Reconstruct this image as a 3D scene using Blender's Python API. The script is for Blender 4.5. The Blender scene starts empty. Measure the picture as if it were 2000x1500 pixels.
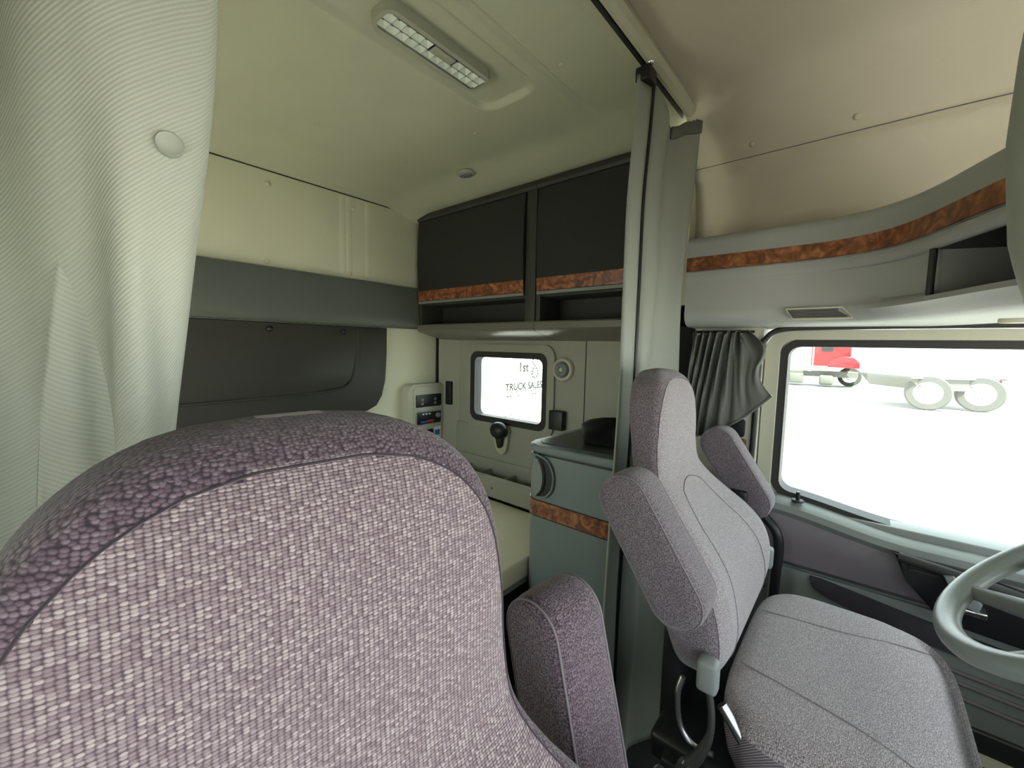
import bpy, bmesh, math, random
from math import sin, cos, pi, radians, sqrt
from mathutils import Vector, Matrix

# ------------------------------------------------------------------ camera, world, sun, exposure
sc = bpy.context.scene
COL = sc.collection
cam_d = bpy.data.cameras.new('camera')
cam_d.sensor_width = 36.0
cam_d.lens = 14.58
cam_d.clip_start = 0.02
cam_d.clip_end = 500
cam = bpy.data.objects.new('camera', cam_d)
COL.objects.link(cam)
_r = Vector((0.76201717, 0.6472316, 0.02052032))
_u = Vector((-0.07306848, 0.05445422, 0.99583921))
_f = Vector((-0.64342119, 0.76034597, -0.08878728))
_m = Matrix((_r, _u, -_f)).transposed().to_4x4()
_m.translation = (0, 0, 1.25)
cam.matrix_world = _m
sc.camera = cam

world = bpy.data.worlds.new('world')
sc.world = world
world.use_nodes = True
_bg = world.node_tree.nodes['Background']
_bg.inputs['Color'].default_value = (0.86, 0.95, 1.0, 1)      # bright hazy sky
_bg.inputs['Strength'].default_value = 2.8

sun_d = bpy.data.lights.new('sun', 'SUN')
sun_d.energy = 26.0
sun_d.angle = radians(0.6)
sun_d.color = (1.0, 0.95, 0.86)
sun = bpy.data.objects.new('sun', sun_d)
COL.objects.link(sun)
sun.rotation_euler = Vector((-0.30, 0.32, -0.90)).to_track_quat('-Z', 'Y').to_euler()

def portal(name, loc, direction, sx, sy):
    d = bpy.data.lights.new(name, 'AREA')
    d.shape = 'RECTANGLE'
    d.size, d.size_y = sx, sy
    d.cycles.is_portal = True
    o = bpy.data.objects.new(name, d)
    COL.objects.link(o)
    o.location = loc
    o.rotation_euler = Vector(direction).to_track_quat('-Z', 'Z').to_euler()
portal('portal_door_glass', (0.22, 1.56, 1.05), (0, -1, 0), 0.80, 0.44)
portal('portal_sleeper_glass', (-1.387, 1.68, 1.036), (0, -1, 0), 0.46, 0.32)
portal('portal_windshield', (0.92, 0.535, 1.04), (-1, 0, 0), 1.9, 0.68)
portal('portal_passenger_glass', (0.36, -0.48, 1.065), (0, 1, 0), 0.68, 0.53)
portal('portal_bunk_glass', (-1.40, -0.48, 1.075), (0, 1, 0), 0.76, 0.51)

sc.view_settings.view_transform = 'Standard'
sc.view_settings.look = 'None'
sc.view_settings.gamma = 1.0
sc.view_settings.use_curve_mapping = False
sc.view_settings.exposure = 1.12
sc.cycles.max_bounces = 14
sc.cycles.diffuse_bounces = 8
sc.cycles.caustics_reflective = False
sc.cycles.caustics_refractive = False

random.seed(7)

# ------------------------------------------------------------------ materials
def srgb(r, g, b):
    def c(v):
        v /= 255.0
        return v / 12.92 if v <= 0.04045 else ((v + 0.055) / 1.055) ** 2.4
    return (c(r), c(g), c(b), 1)

def mat_plain(name, col, rough=0.6, bump=0.0, bscale=300.0, var=0.06, metallic=0.0, coat=0.0, spec=0.4):
    m = bpy.data.materials.new(name)
    m.use_nodes = True
    nt = m.node_tree
    b = nt.nodes['Principled BSDF']
    b.inputs['Roughness'].default_value = rough
    b.inputs['Metallic'].default_value = metallic
    b.inputs['Specular IOR Level'].default_value = spec
    b.inputs['Coat Weight'].default_value = coat
    tc = nt.nodes.new('ShaderNodeTexCoord')
    n = nt.nodes.new('ShaderNodeTexNoise')
    n.inputs['Scale'].default_value = 6.0
    n.inputs['Detail'].default_value = 4.0
    nt.links.new(tc.outputs['Object'], n.inputs['Vector'])
    mx = nt.nodes.new('ShaderNodeMix')
    mx.data_type = 'RGBA'
    mx.inputs['A'].default_value = tuple(c * (1 - var) for c in col[:3]) + (1,)
    mx.inputs['B'].default_value = tuple(min(1, c * (1 + var)) for c in col[:3]) + (1,)
    nt.links.new(n.outputs['Fac'], mx.inputs['Factor'])
    nt.links.new(mx.outputs['Result'], b.inputs['Base Color'])
    if bump > 0:
        n2 = nt.nodes.new('ShaderNodeTexNoise')
        n2.inputs['Scale'].default_value = bscale
        n2.inputs['Detail'].default_value = 2.0
        nt.links.new(tc.outputs['Object'], n2.inputs['Vector'])
        bp = nt.nodes.new('ShaderNodeBump')
        bp.inputs['Strength'].default_value = bump
        bp.inputs['Distance'].default_value = 0.002
        nt.links.new(n2.outputs['Fac'], bp.inputs['Height'])
        nt.links.new(bp.outputs['Normal'], b.inputs['Normal'])
    return m

def mat_knit(name, dark, mid, light, sx, sy, rnd=0.45, bump=0.6, rot=0.0):
    """knitted upholstery: one voronoi cell per stitch, laid out on the UV map in metres"""
    m = bpy.data.materials.new(name)
    m.use_nodes = True
    nt = m.node_tree
    b = nt.nodes['Principled BSDF']
    b.inputs['Roughness'].default_value = 0.9
    b.inputs['Specular IOR Level'].default_value = 0.15
    b.inputs['Sheen Weight'].default_value = 0.25
    b.inputs['Sheen Roughness'].default_value = 0.5
    tc = nt.nodes.new('ShaderNodeTexCoord')
    mp = nt.nodes.new('ShaderNodeMapping')
    mp.inputs['Rotation'].default_value = (0, 0, rot)
    mp.inputs['Scale'].default_value = (1 / sx, 1 / sy, 1)
    nt.links.new(tc.outputs['UV'], mp.inputs['Vector'])
    v = nt.nodes.new('ShaderNodeTexVoronoi')
    v.voronoi_dimensions = '2D'
    v.inputs['Scale'].default_value = 1.0
    v.inputs['Randomness'].default_value = rnd
    nt.links.new(mp.outputs['Vector'], v.inputs['Vector'])
    sp = nt.nodes.new('ShaderNodeSeparateColor')
    nt.links.new(v.outputs['Color'], sp.inputs['Color'])
    r1 = nt.nodes.new('ShaderNodeValToRGB')          # colour of each stitch
    e = r1.color_ramp.elements
    e[0].position, e[0].color = 0.0, mid
    e[1].position, e[1].color = 1.0, light
    k = e.new(0.55)
    k.color = tuple(0.65 * a + 0.35 * c for a, c in zip(mid, light))
    nt.links.new(sp.outputs['Red'], r1.inputs['Fac'])
    r2 = nt.nodes.new('ShaderNodeValToRGB')          # dark gap between the stitches
    e = r2.color_ramp.elements
    e[0].position, e[0].color = 0.30, (0, 0, 0, 1)
    e[1].position, e[1].color = 0.62, (1, 1, 1, 1)
    nt.links.new(v.outputs['Distance'], r2.inputs['Fac'])
    mx = nt.nodes.new('ShaderNodeMix')
    mx.data_type = 'RGBA'
    nt.links.new(r2.outputs['Color'], mx.inputs['Factor'])
    nt.links.new(r1.outputs['Color'], mx.inputs['A'])
    mx.inputs['B'].default_value = dark
    nt.links.new(mx.outputs['Result'], b.inputs['Base Color'])
    bp = nt.nodes.new('ShaderNodeBump')
    bp.invert = True
    bp.inputs['Strength'].default_value = bump
    bp.inputs['Distance'].default_value = 0.0015
    nt.links.new(v.outputs['Distance'], bp.inputs['Height'])
    nt.links.new(bp.outputs['Normal'], b.inputs['Normal'])
    return m

def mat_twill(name, c1, c2, pitch, ang, rough=0.85, bump=0.35):
    m = bpy.data.materials.new(name)
    m.use_nodes = True
    nt = m.node_tree
    b = nt.nodes['Principled BSDF']
    b.inputs['Roughness'].default_value = rough
    b.inputs['Specular IOR Level'].default_value = 0.25
    tc = nt.nodes.new('ShaderNodeTexCoord')
    mp = nt.nodes.new('ShaderNodeMapping')
    mp.inputs['Rotation'].default_value = (0, 0, ang)
    nt.links.new(tc.outputs['UV'], mp.inputs['Vector'])
    w = nt.nodes.new('ShaderNodeTexWave')
    w.inputs['Scale'].default_value = 0.314 / pitch
    w.inputs['Distortion'].default_value = 0.6
    w.inputs['Detail'].default_value = 1.0
    w.inputs['Detail Scale'].default_value = 2.0
    nt.links.new(mp.outputs['Vector'], w.inputs['Vector'])
    mx = nt.nodes.new('ShaderNodeMix')
    mx.data_type = 'RGBA'
    mx.inputs['A'].default_value = c1
    mx.inputs['B'].default_value = c2
    nt.links.new(w.outputs['Fac'], mx.inputs['Factor'])
    nt.links.new(mx.outputs['Result'], b.inputs['Base Color'])
    bp = nt.nodes.new('ShaderNodeBump')
    bp.inputs['Strength'].default_value = bump
    bp.inputs['Distance'].default_value = 0.001
    nt.links.new(w.outputs['Fac'], bp.inputs['Height'])
    nt.links.new(bp.outputs['Normal'], b.inputs['Normal'])
    return m

def mat_wood(name):
    m = bpy.data.materials.new(name)
    m.use_nodes = True
    nt = m.node_tree
    b = nt.nodes['Principled BSDF']
    b.inputs['Roughness'].default_value = 0.28
    b.inputs['Coat Weight'].default_value = 0.3
    tc = nt.nodes.new('ShaderNodeTexCoord')
    n = nt.nodes.new('ShaderNodeTexNoise')
    n.inputs['Scale'].default_value = 22.0
    n.inputs['Detail'].default_value = 6.0
    n.inputs['Distortion'].default_value = 2.2
    nt.links.new(tc.outputs['Object'], n.inputs['Vector'])
    r = nt.nodes.new('ShaderNodeValToRGB')
    e = r.color_ramp.elements
    e[0].position, e[0].color = 0.30, srgb(66, 40, 27)
    e[1].position, e[1].color = 0.72, srgb(176, 118, 76)
    k = e.new(0.5)
    k.color = srgb(124, 73, 44)
    nt.links.new(n.outputs['Fac'], r.inputs['Fac'])
    nt.links.new(r.outputs['Color'], b.inputs['Base Color'])
    return m

def mat_glass(name, tint=(0.93, 0.97, 0.95, 1)):
    m = bpy.data.materials.new(name)
    m.use_nodes = True
    nt = m.node_tree
    nt.nodes.remove(nt.nodes['Principled BSDF'])
    out = nt.nodes['Material Output']
    t = nt.nodes.new('ShaderNodeBsdfTransparent')
    t.inputs['Color'].default_value = tint
    g = nt.nodes.new('ShaderNodeBsdfGlossy')
    g.inputs['Roughness'].default_value = 0.02
    lw = nt.nodes.new('ShaderNodeLayerWeight')
    lw.inputs['Blend'].default_value = 0.5
    pw = nt.nodes.new('ShaderNodeMath'); pw.operation = 'POWER'
    pw.inputs[1].default_value = 5.0
    nt.links.new(lw.outputs['Facing'], pw.inputs[0])
    fr = nt.nodes.new('ShaderNodeMath'); fr.operation = 'MULTIPLY_ADD'
    fr.inputs[1].default_value = 0.90
    fr.inputs[2].default_value = 0.03
    nt.links.new(pw.outputs[0], fr.inputs[0])
    mx = nt.nodes.new('ShaderNodeMixShader')
    nt.links.new(fr.outputs[0], mx.inputs['Fac'])
    nt.links.new(t.outputs['BSDF'], mx.inputs[1])
    nt.links.new(g.outputs['BSDF'], mx.inputs[2])
    nt.links.new(mx.outputs['Shader'], out.inputs['Surface'])
    return m

M = {}
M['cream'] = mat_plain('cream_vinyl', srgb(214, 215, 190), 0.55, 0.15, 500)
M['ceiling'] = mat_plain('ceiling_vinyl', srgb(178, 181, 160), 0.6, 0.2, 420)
M['headliner'] = mat_plain('headliner_cloth', srgb(191, 185, 168), 0.85, 0.3, 600)
M['cream_plastic'] = mat_plain('cream_plastic', srgb(180, 180, 160), 0.45, 0.12, 600)
M['side_plastic'] = mat_plain('side_wall_plastic', srgb(150, 151, 137), 0.5, 0.12, 600)  # cream plastic, darkened in colour for the backlit side wall
M['cab_lip'] = mat_plain('cabinet_lip', srgb(104, 103, 92), 0.3)
M['band'] = mat_plain('band_vinyl', srgb(94, 100, 95), 0.5, 0.15, 500)
M['dark_vinyl'] = mat_plain('dark_vinyl', srgb(52, 52, 46), 0.55, 0.2, 500)
M['cab_dark'] = mat_plain('cabinet_charcoal', srgb(33, 35, 33), 0.7, 0.2, 700)
M['cab_body'] = mat_plain('cabinet_body', srgb(50, 52, 48), 0.6, 0.15, 700)
M['black'] = mat_plain('black_plastic', srgb(24, 25, 26), 0.4)
M['rubber'] = mat_plain('black_rubber', srgb(40, 40, 38), 0.6)
M['grey_plastic'] = mat_plain('grey_plastic', srgb(122, 128, 126), 0.45, 0.12, 700)
M['console'] = mat_plain('console_grey', srgb(155, 158, 154), 0.55, 0.15, 700)
M['fridge'] = mat_plain('cabinet_grey_green', srgb(114, 126, 124), 0.5, 0.1, 700)
M['counter'] = mat_plain('counter_dark', srgb(50, 52, 50), 0.35)
M['door_dark'] = mat_plain('door_vinyl', srgb(104, 98, 101), 0.5, 0.2, 600)
M['pocket_dark'] = mat_plain('pocket_vinyl', srgb(58, 56, 62), 0.5, 0.2, 600)
M['door_grey'] = mat_plain('door_grey', srgb(118, 124, 120), 0.5, 0.15, 600)
M['floor'] = mat_plain('floor_rubber', srgb(66, 68, 68), 0.7, 0.3, 200)
M['chrome'] = mat_plain('chrome', (0.75, 0.76, 0.78, 1), 0.15, metallic=1.0, var=0.02)
M['steel'] = mat_plain('steel', (0.45, 0.46, 0.48, 1), 0.3, metallic=1.0, var=0.02)
M['white_clip'] = mat_plain('white_clip', srgb(205, 204, 180), 0.4)
M['wood'] = mat_wood('burl_wood')
M['glass'] = mat_glass('window_glass')
M['lens'] = mat_glass('lamp_lens', (0.95, 0.97, 0.95, 1))
M['reflector'] = mat_plain('reflector', (0.90, 0.92, 0.90, 1), 0.2, metallic=0.0, var=0.02)
M['lamp_housing'] = mat_plain('lamp_housing', srgb(158, 160, 146), 0.4)
M['curtain'] = mat_twill('curtain_vinyl', srgb(138, 143, 134), srgb(146, 151, 142), 0.002, 0.6, 0.5, 0.1)
M['curtain_dark'] = mat_twill('curtain_charcoal', srgb(92, 94, 88), srgb(100, 102, 96), 0.002, 0.6, 0.45, 0.1)
M['curtain_light'] = mat_twill('curtain_twill', srgb(174, 179, 167), srgb(188, 193, 180), 0.0038, radians(-62), 0.8, 0.3)
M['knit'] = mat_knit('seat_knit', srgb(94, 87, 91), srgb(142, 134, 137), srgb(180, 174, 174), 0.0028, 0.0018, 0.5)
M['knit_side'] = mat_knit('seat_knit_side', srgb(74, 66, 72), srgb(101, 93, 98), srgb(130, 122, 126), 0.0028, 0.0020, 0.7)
M['knit_mauve'] = mat_knit('seat_knit_mauve', srgb(76, 63, 71), srgb(122, 107, 114), srgb(170, 158, 160), 0.0028, 0.0017, 0.26)  # same cloth as the driver's, toned darker to even out light between seats
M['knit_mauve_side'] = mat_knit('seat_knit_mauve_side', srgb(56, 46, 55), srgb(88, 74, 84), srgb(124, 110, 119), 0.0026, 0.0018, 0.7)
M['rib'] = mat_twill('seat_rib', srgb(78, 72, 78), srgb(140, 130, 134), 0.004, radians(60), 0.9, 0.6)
M['seam'] = mat_plain('seam_thread', srgb(112, 106, 110), 0.9)
M['mattress'] = mat_plain('bunk_cloth', srgb(220, 214, 184), 0.85, 0.3, 300)
M['cloth_black'] = mat_plain('black_cloth', srgb(16, 16, 18), 0.9)
M['wheel_grip'] = mat_plain('wheel_grip', srgb(128, 136, 132), 0.35, 0.15, 500)
M['ground'] = mat_plain('concrete', srgb(134, 134, 130), 0.9, 0.0, var=0.05)
M['red_paint'] = mat_plain('red_paint', srgb(150, 6, 14), 0.3, coat=0.4)
M['white_paint'] = mat_plain('white_paint', srgb(205, 205, 200), 0.5)
M['tyre'] = mat_plain('tyre', srgb(52, 54, 50), 0.85)
M['trailer_grey'] = mat_plain('trailer_grey', srgb(74, 76, 68), 0.6)
M['sign_white'] = mat_plain('sign_white', srgb(240, 240, 236), 0.6)
M['sign_grey'] = mat_plain('sign_lettering', srgb(14, 13, 12), 0.8)
M['blue'] = mat_plain('blue_print', srgb(40, 110, 190), 0.5)
M['red_print'] = mat_plain('red_print', srgb(190, 50, 40), 0.5)
M['white_print'] = mat_plain('white_print', srgb(225, 228, 226), 0.5)

# ------------------------------------------------------------------ helpers
def tag(o, label=None, cat=None, group=None, kind=None):
    if label: o['label'] = label
    if cat: o['category'] = cat
    if group: o['group'] = group
    if kind: o['kind'] = kind
    return o

def empty(name, loc=(0, 0, 0), parent=None):
    o = bpy.data.objects.new(name, None)
    o.empty_display_size = 0.05
    COL.objects.link(o)
    o.location = loc
    if parent: o.parent = parent
    return o

def finish(name, bm, mat, parent=None, sharp=35, mats=None):
    me = bpy.data.meshes.new(name)
    bmesh.ops.recalc_face_normals(bm, faces=bm.faces)
    bm.to_mesh(me)
    bm.free()
    for p in me.polygons: p.use_smooth = True
    me.set_sharp_from_angle(angle=radians(sharp))
    for m in (mats or [mat]): me.materials.append(m)
    o = bpy.data.objects.new(name, me)
    COL.objects.link(o)
    if parent:
        o.parent = parent
        mw = Vector((0, 0, 0))
        p = parent
        while p is not None:
            mw += p.location
            p = p.parent
        if mw.length > 0:
            me.transform(Matrix.Translation(-mw))       # coordinates are given in the place's own metres
    return o

def add_box(bm, lo, hi, bevel=0.0, seg=3):
    v = [bm.verts.new((x, y, z)) for x in (lo[0], hi[0]) for y in (lo[1], hi[1]) for z in (lo[2], hi[2])]
    q = [(0, 1, 3, 2), (4, 6, 7, 5), (0, 4, 5, 1), (2, 3, 7, 6), (0, 2, 6, 4), (1, 5, 7, 3)]
    fs = [bm.faces.new([v[i] for i in f]) for f in q]
    if bevel > 0:
        es = list({e for f in fs for e in f.edges})
        bmesh.ops.bevel(bm, geom=es, offset=bevel, segments=seg, affect='EDGES', profile=0.5)

def box(name, lo, hi, mat, parent=None, bevel=0.0, seg=3):
    bm = bmesh.new()
    add_box(bm, lo, hi, bevel, seg)
    return finish(name, bm, mat, parent)

def boxes(name, lst, mat, parent=None, bevel=0.0):
    bm = bmesh.new()
    for lo, hi in lst: add_box(bm, lo, hi, bevel)
    return finish(name, bm, mat, parent)

def add_prism(bm, outline, axis, a, b, bevel=0.0, seg=3):
    """outline in the two other axes (cyclic order x,y,z without axis), extruded from a to b along axis"""
    def P(p, t):
        if axis == 0: return (t, p[0], p[1])
        if axis == 1: return (p[0], t, p[1])
        return (p[0], p[1], t)
    va = [bm.verts.new(P(p, a)) for p in outline]
    vb = [bm.verts.new(P(p, b)) for p in outline]
    n = len(outline)
    fa = bm.faces.new(va)
    fb = bm.faces.new(vb[::-1])
    for i in range(n):
        bm.faces.new((va[i], va[(i + 1) % n], vb[(i + 1) % n], vb[i]))
    if bevel > 0:
        es = list(fa.edges) + list(fb.edges)
        bmesh.ops.bevel(bm, geom=es, offset=bevel, segments=seg, affect='EDGES', profile=0.5)

def prism(name, outline, axis, a, b, mat, parent=None, bevel=0.0, seg=3):
    bm = bmesh.new()
    add_prism(bm, outline, axis, a, b, bevel, seg)
    return finish(name, bm, mat, parent)

def run_x(name, prof, x0, x1, mat, parent=None, n=40):
    """profile (y, z) run along X in n steps"""
    bm = bmesh.new()
    R = [[bm.verts.new((x0 + (x1 - x0) * i / n, y, z)) for y, z in prof] for i in range(n + 1)]
    m = len(prof)
    for A, B in zip(R, R[1:]):
        for k in range(m): bm.faces.new((A[k], A[(k + 1) % m], B[(k + 1) % m], B[k]))
    bm.faces.new(R[0]); bm.faces.new(R[-1][::-1])
    return finish(name, bm, mat, parent)

def rrect(x0, x1, y0, y1, r, n=6, edge=1):
    pts = []
    for cx, cy, a0 in ((x1 - r, y1 - r, 0), (x0 + r, y1 - r, 90), (x0 + r, y0 + r, 180), (x1 - r, y0 + r, 270)):
        for i in range(n + 1):
            a = radians(a0 + 90 * i / n)
            pts.append((cx + r * cos(a), cy + r * sin(a)))
    if edge > 1:
        out = []
        for i, p in enumerate(pts):
            q = pts[(i + 1) % len(pts)]
            k = edge if (i % (n + 1)) == n else 1
            out += [(p[0] + (q[0] - p[0]) * t / k, p[1] + (q[1] - p[1]) * t / k) for t in range(k)]
        return out
    return pts

def add_ring(bm, outer, inner, axis, a, b):
    def P(p, t):
        if axis == 0: return (t, p[0], p[1])
        if axis == 1: return (p[0], t, p[1])
        return (p[0], p[1], t)
    n = len(outer)
    L = [[bm.verts.new(P(p, t)) for p in o] for o, t in ((outer, a), (outer, b), (inner, b), (inner, a))]
    for k in range(4):
        A, B = L[k], L[(k + 1) % 4]
        for i in range(n):
            j = (i + 1) % n
            bm.faces.new((A[i], A[j], B[j], B[i]))

def ring(name, outer, inner, axis, a, b, mat, parent=None, bevel=0.0):
    bm = bmesh.new()
    add_ring(bm, outer, inner, axis, a, b)
    if bevel:
        es = [e for e in bm.edges if len(e.link_faces) == 2 and e.calc_face_angle() > 1.0]
        bmesh.ops.bevel(bm, geom=es, offset=bevel, segments=2, affect='EDGES', profile=0.5)
    return finish(name, bm, mat, parent)

def add_tube(bm, pts, r, n=8, closed=False, caps=True, scale=None):
    pts = [Vector(p) for p in pts]
    N = len(pts)
    rings = []
    up = None
    for i, p in enumerate(pts):
        if closed: t = pts[(i + 1) % N] - pts[i - 1]
        else: t = pts[min(i + 1, N - 1)] - pts[max(i - 1, 0)]
        t.normalize()
        if up is None:
            up = Vector((0, 0, 1)) if abs(t.z) < 0.9 else Vector((1, 0, 0))
        s = t.cross(up)
        if s.length < 1e-6: s = t.orthogonal()
        s.normalize()
        up = s.cross(t).normalized()
        rr = r[i] if isinstance(r, (list, tuple)) else r
        rings.append([bm.verts.new(p + rr * (cos(2 * pi * k / n) * s + sin(2 * pi * k / n) * up)) for k in range(n)])
    M_ = N if closed else N - 1
    for i in range(M_):
        A, B = rings[i], rings[(i + 1) % N]
        for k in range(n):
            bm.faces.new((A[k], A[(k + 1) % n], B[(k + 1) % n], B[k]))
    if caps and not closed:
        bm.faces.new(rings[0][::-1])
        bm.faces.new(rings[-1])

def tube(name, pts, r, mat, parent=None, n=8, closed=False):
    bm = bmesh.new()
    add_tube(bm, pts, r, n, closed)
    return finish(name, bm, mat, parent, sharp=60)

def smooth_path(pts, sub=6, closed=False):
    """Catmull-Rom through the points"""
    P = [Vector(p) for p in pts]
    n = len(P)
    out = []
    seg = n if closed else n - 1
    for i in range(seg):
        p1, p2 = P[i], P[(i + 1) % n]
        p0 = P[i - 1] if (closed or i > 0) else p1
        p3 = P[(i + 2) % n] if (closed or i + 2 < n) else p2
        for k in range(sub):
            t = k / sub
            out.append(0.5 * ((2 * p1) + (p2 - p0) * t + (2 * p0 - 5 * p1 + 4 * p2 - p3) * t * t + (3 * p1 - p0 - 3 * p2 + p3) * t ** 3))
    if not closed: out.append(P[-1])
    return out

def add_dome(bm, c, axis, r, h, n=12, m=4):
    """low dome standing on a surface: c base centre, axis unit vector"""
    c = Vector(c); ax = Vector(axis).normalized()
    s = ax.orthogonal().normalized(); t = ax.cross(s)
    rows = []
    for j in range(m):
        a = (pi / 2) * j / m
        rows.append([bm.verts.new(c + ax * h * sin(a) + r * cos(a) * (cos(2 * pi * k / n) * s + sin(2 * pi * k / n) * t)) for k in range(n)])
    top = bm.verts.new(c + ax * h)
    for j in range(m - 1):
        for k in range(n):
            bm.faces.new((rows[j][k], rows[j][(k + 1) % n], rows[j + 1][(k + 1) % n], rows[j + 1][k]))
    for k in range(n):
        bm.faces.new((rows[-1][k], rows[-1][(k + 1) % n], top))
    bm.faces.new(rows[0][::-1])

def dome(name, c, axis, r, h, mat, parent=None, n=12, m=4):
    bm = bmesh.new()
    add_dome(bm, c, axis, r, h, n, m)
    return finish(name, bm, mat, parent, sharp=60)

def add_cyl(bm, a, b, r0, r1=None, n=16):
    add_tube(bm, [a, b], [r0, r0 if r1 is None else r1], n)

def cyl(name, a, b, r0, mat, parent=None, r1=None, n=20):
    bm = bmesh.new()
    add_cyl(bm, a, b, r0, r1, n)
    return finish(name, bm, mat, parent, sharp=40)

def lathe(name, prof, c, axis, mat, parent=None, n=28, loop=False):
    """prof: (radius, height) pairs about the axis through c"""
    bm = bmesh.new()
    c = Vector(c); ax = Vector(axis).normalized()
    s = ax.orthogonal().normalized(); t = ax.cross(s)
    rows = [[bm.verts.new(c + ax * h + r * (cos(2 * pi * k / n) * s + sin(2 * pi * k / n) * t)) for k in range(n)] for r, h in prof]
    for A, B in zip(rows, rows[1:] + ([rows[0]] if loop else [])):
        for k in range(n):
            bm.faces.new((A[k], A[(k + 1) % n], B[(k + 1) % n], B[k]))
    if not loop:
        bm.faces.new(rows[0][::-1]); bm.faces.new(rows[-1])
    return finish(name, bm, mat, parent, sharp=40)

def sheet(name, f, nu, nv, mat, parent=None, size=(1, 1), thick=0.0):
    """f(u, v) -> point; UV map in metres"""
    bm = bmesh.new()
    uvl = bm.loops.layers.uv.new('UVMap')
    V = [[bm.verts.new(f(i / nu, j / nv)) for j in range(nv + 1)] for i in range(nu + 1)]
    for i in range(nu):
        for j in range(nv):
            fc = bm.faces.new((V[i][j], V[i + 1][j], V[i + 1][j + 1], V[i][j + 1]))
            for l, (a, b) in zip(fc.loops, ((i, j), (i + 1, j), (i + 1, j + 1), (i, j + 1))):
                l[uvl].uv = (a / nu * size[0], b / nv * size[1])
    o = finish(name, bm, mat, parent, sharp=80)
    if thick:
        md = o.modifiers.new('thickness', 'SOLIDIFY')
        md.thickness = thick
        md.offset = 0
    return o

def interp(x, xs, ys):
    if x <= xs[0]: return ys[0]
    for i in range(len(xs) - 1):
        if x <= xs[i + 1]:
            t = (x - xs[i]) / (xs[i + 1] - xs[i])
            return ys[i] + (ys[i + 1] - ys[i]) * t
    return ys[-1]

def sstep(a, b, x):
    t = max(0.0, min(1.0, (x - a) / (b - a)))
    return t * t * (3 - 2 * t)

def copy_tree(o, parent=None):
    c = o.copy()
    COL.objects.link(c)
    c.parent = parent
    for ch in list(o.children): copy_tree(ch, c)
    return c

# ------------------------------------------------------------------ the shell of the cab and sleeper
YM = 0.535                                   # centre line of the vehicle
tag(box('ground', (-60, -40, -0.6), (80, 140, -0.5), M['ground']), 'pale sunlit concrete yard outside the windows', kind='structure')
fl = tag(box('floor', (-1.97, -0.47, -0.06), (0.95, 1.70, 0.0), M['floor']), 'dark rubber cab floor', kind='structure')

# rear wall of the sleeper
RX = -1.92
wr = tag(box('wall_rear', (RX - 0.05, -0.47, 0.0), (RX, 1.70, 2.06), M['cream']), 'cream sleeper rear wall with padded panels', kind='structure')
box('upper_panel', (RX, -0.42, 1.562), (RX + 0.010, 1.598, 1.945), M['cream'], wr, 0.004)
for y in (1.005, 1.035, 1.135):
    prism('panel_crease', [(y - 0.020, 0), (y - 0.010, 0.0016), (y, 0.0024), (y + 0.010, 0.0016), (y + 0.020, 0)], 2, 1.58, 1.935, M['cream'], wr)
for o in [c for c in wr.children if c.name.startswith('panel_crease')]:
    for v in o.data.vertices:                # outline was (y, proud)
        y, p = v.co.x, v.co.y
        v.co.x, v.co.y = RX + 0.0095 + p, y
for y, z in ((0.687, 1.894), (1.059, 1.892), (0.674, 1.583), (1.037, 1.584), (0.30, 1.893), (0.29, 1.583)):
    dome('snap_button', (RX + 0.0095, y, z), (1, 0, 0), 0.011, 0.006, M['white_clip'], wr)
# grey padded band with a rolled lower edge
bp = [(RX, 1.560), (RX + 0.030, 1.556), (RX + 0.036, 1.53), (RX + 0.040, 1.45), (RX + 0.044, 1.39), (RX + 0.043, 1.36), (RX + 0.034, 1.342), (RX + 0.018, 1.337), (RX, 1.337)]
def band(y0, y1, dx):
    bm = bmesh.new()
    A = [bm.verts.new((x + (dx if x > RX + 0.001 else 0), y0, z)) for x, z in bp]
    B = [bm.verts.new((x + (dx if x > RX + 0.001 else 0), y1, z)) for x, z in bp]
    for i in range(len(bp) - 1): bm.faces.new((A[i], A[i + 1], B[i + 1], B[i]))
    bm.faces.new(A); bm.faces.new(B[::-1])
    return finish('wall_band', bm, M['band'], wr, sharp=50)
band(-0.42, 1.245, 0.0)
band(1.245, 1.42, -0.004)
# dark soft pocket panel below the band
pk = [(-0.42, 1.334), (1.236, 1.334), (1.232, 1.20), (1.222, 1.06), (1.205, 0.985), (1.172, 0.935), (1.12, 0.912), (1.0, 0.912), (0.74, 0.918), (0.35, 0.902), (-0.42, 0.885)]
prism('pocket_panel', pk, 0, RX, RX + 0.016, M['dark_vinyl'], wr, 0.005)
pip = smooth_path([(RX + 0.022, -0.41, 1.010), (RX + 0.022, 0.38, 1.012), (RX + 0.022, 0.83, 1.022), (RX + 0.022, 0.985, 1.038), (RX + 0.022, 1.035, 1.075), (RX + 0.022, 1.052, 1.14), (RX + 0.022, 1.066, 1.22), (RX + 0.022, 1.072, 1.325)], 6)
tube('piping', pip, 0.007, M['dark_vinyl'], wr, 8)
prism('pocket_flap', [(-0.41, 1.332), (1.066, 1.332), (1.062, 1.24), (1.05, 1.14), (1.03, 1.078), (0.985, 1.042), (0.83, 1.026), (0.38, 1.016), (-0.41, 1.014)], 0, RX + 0.015, RX + 0.024, M['dark_vinyl'], wr, 0.003)
for y in (0.667, 0.986):
    lathe('pocket_stud', [(0.013, 0), (0.013, 0.003), (0.006, 0.005), (0.006, 0.012), (0.011, 0.016), (0.012, 0.022), (0.008, 0.028), (0.002, 0.030)], (RX + 0.023, y, 1.305), (1, 0, 0), M['black'], wr, 16)

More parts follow.
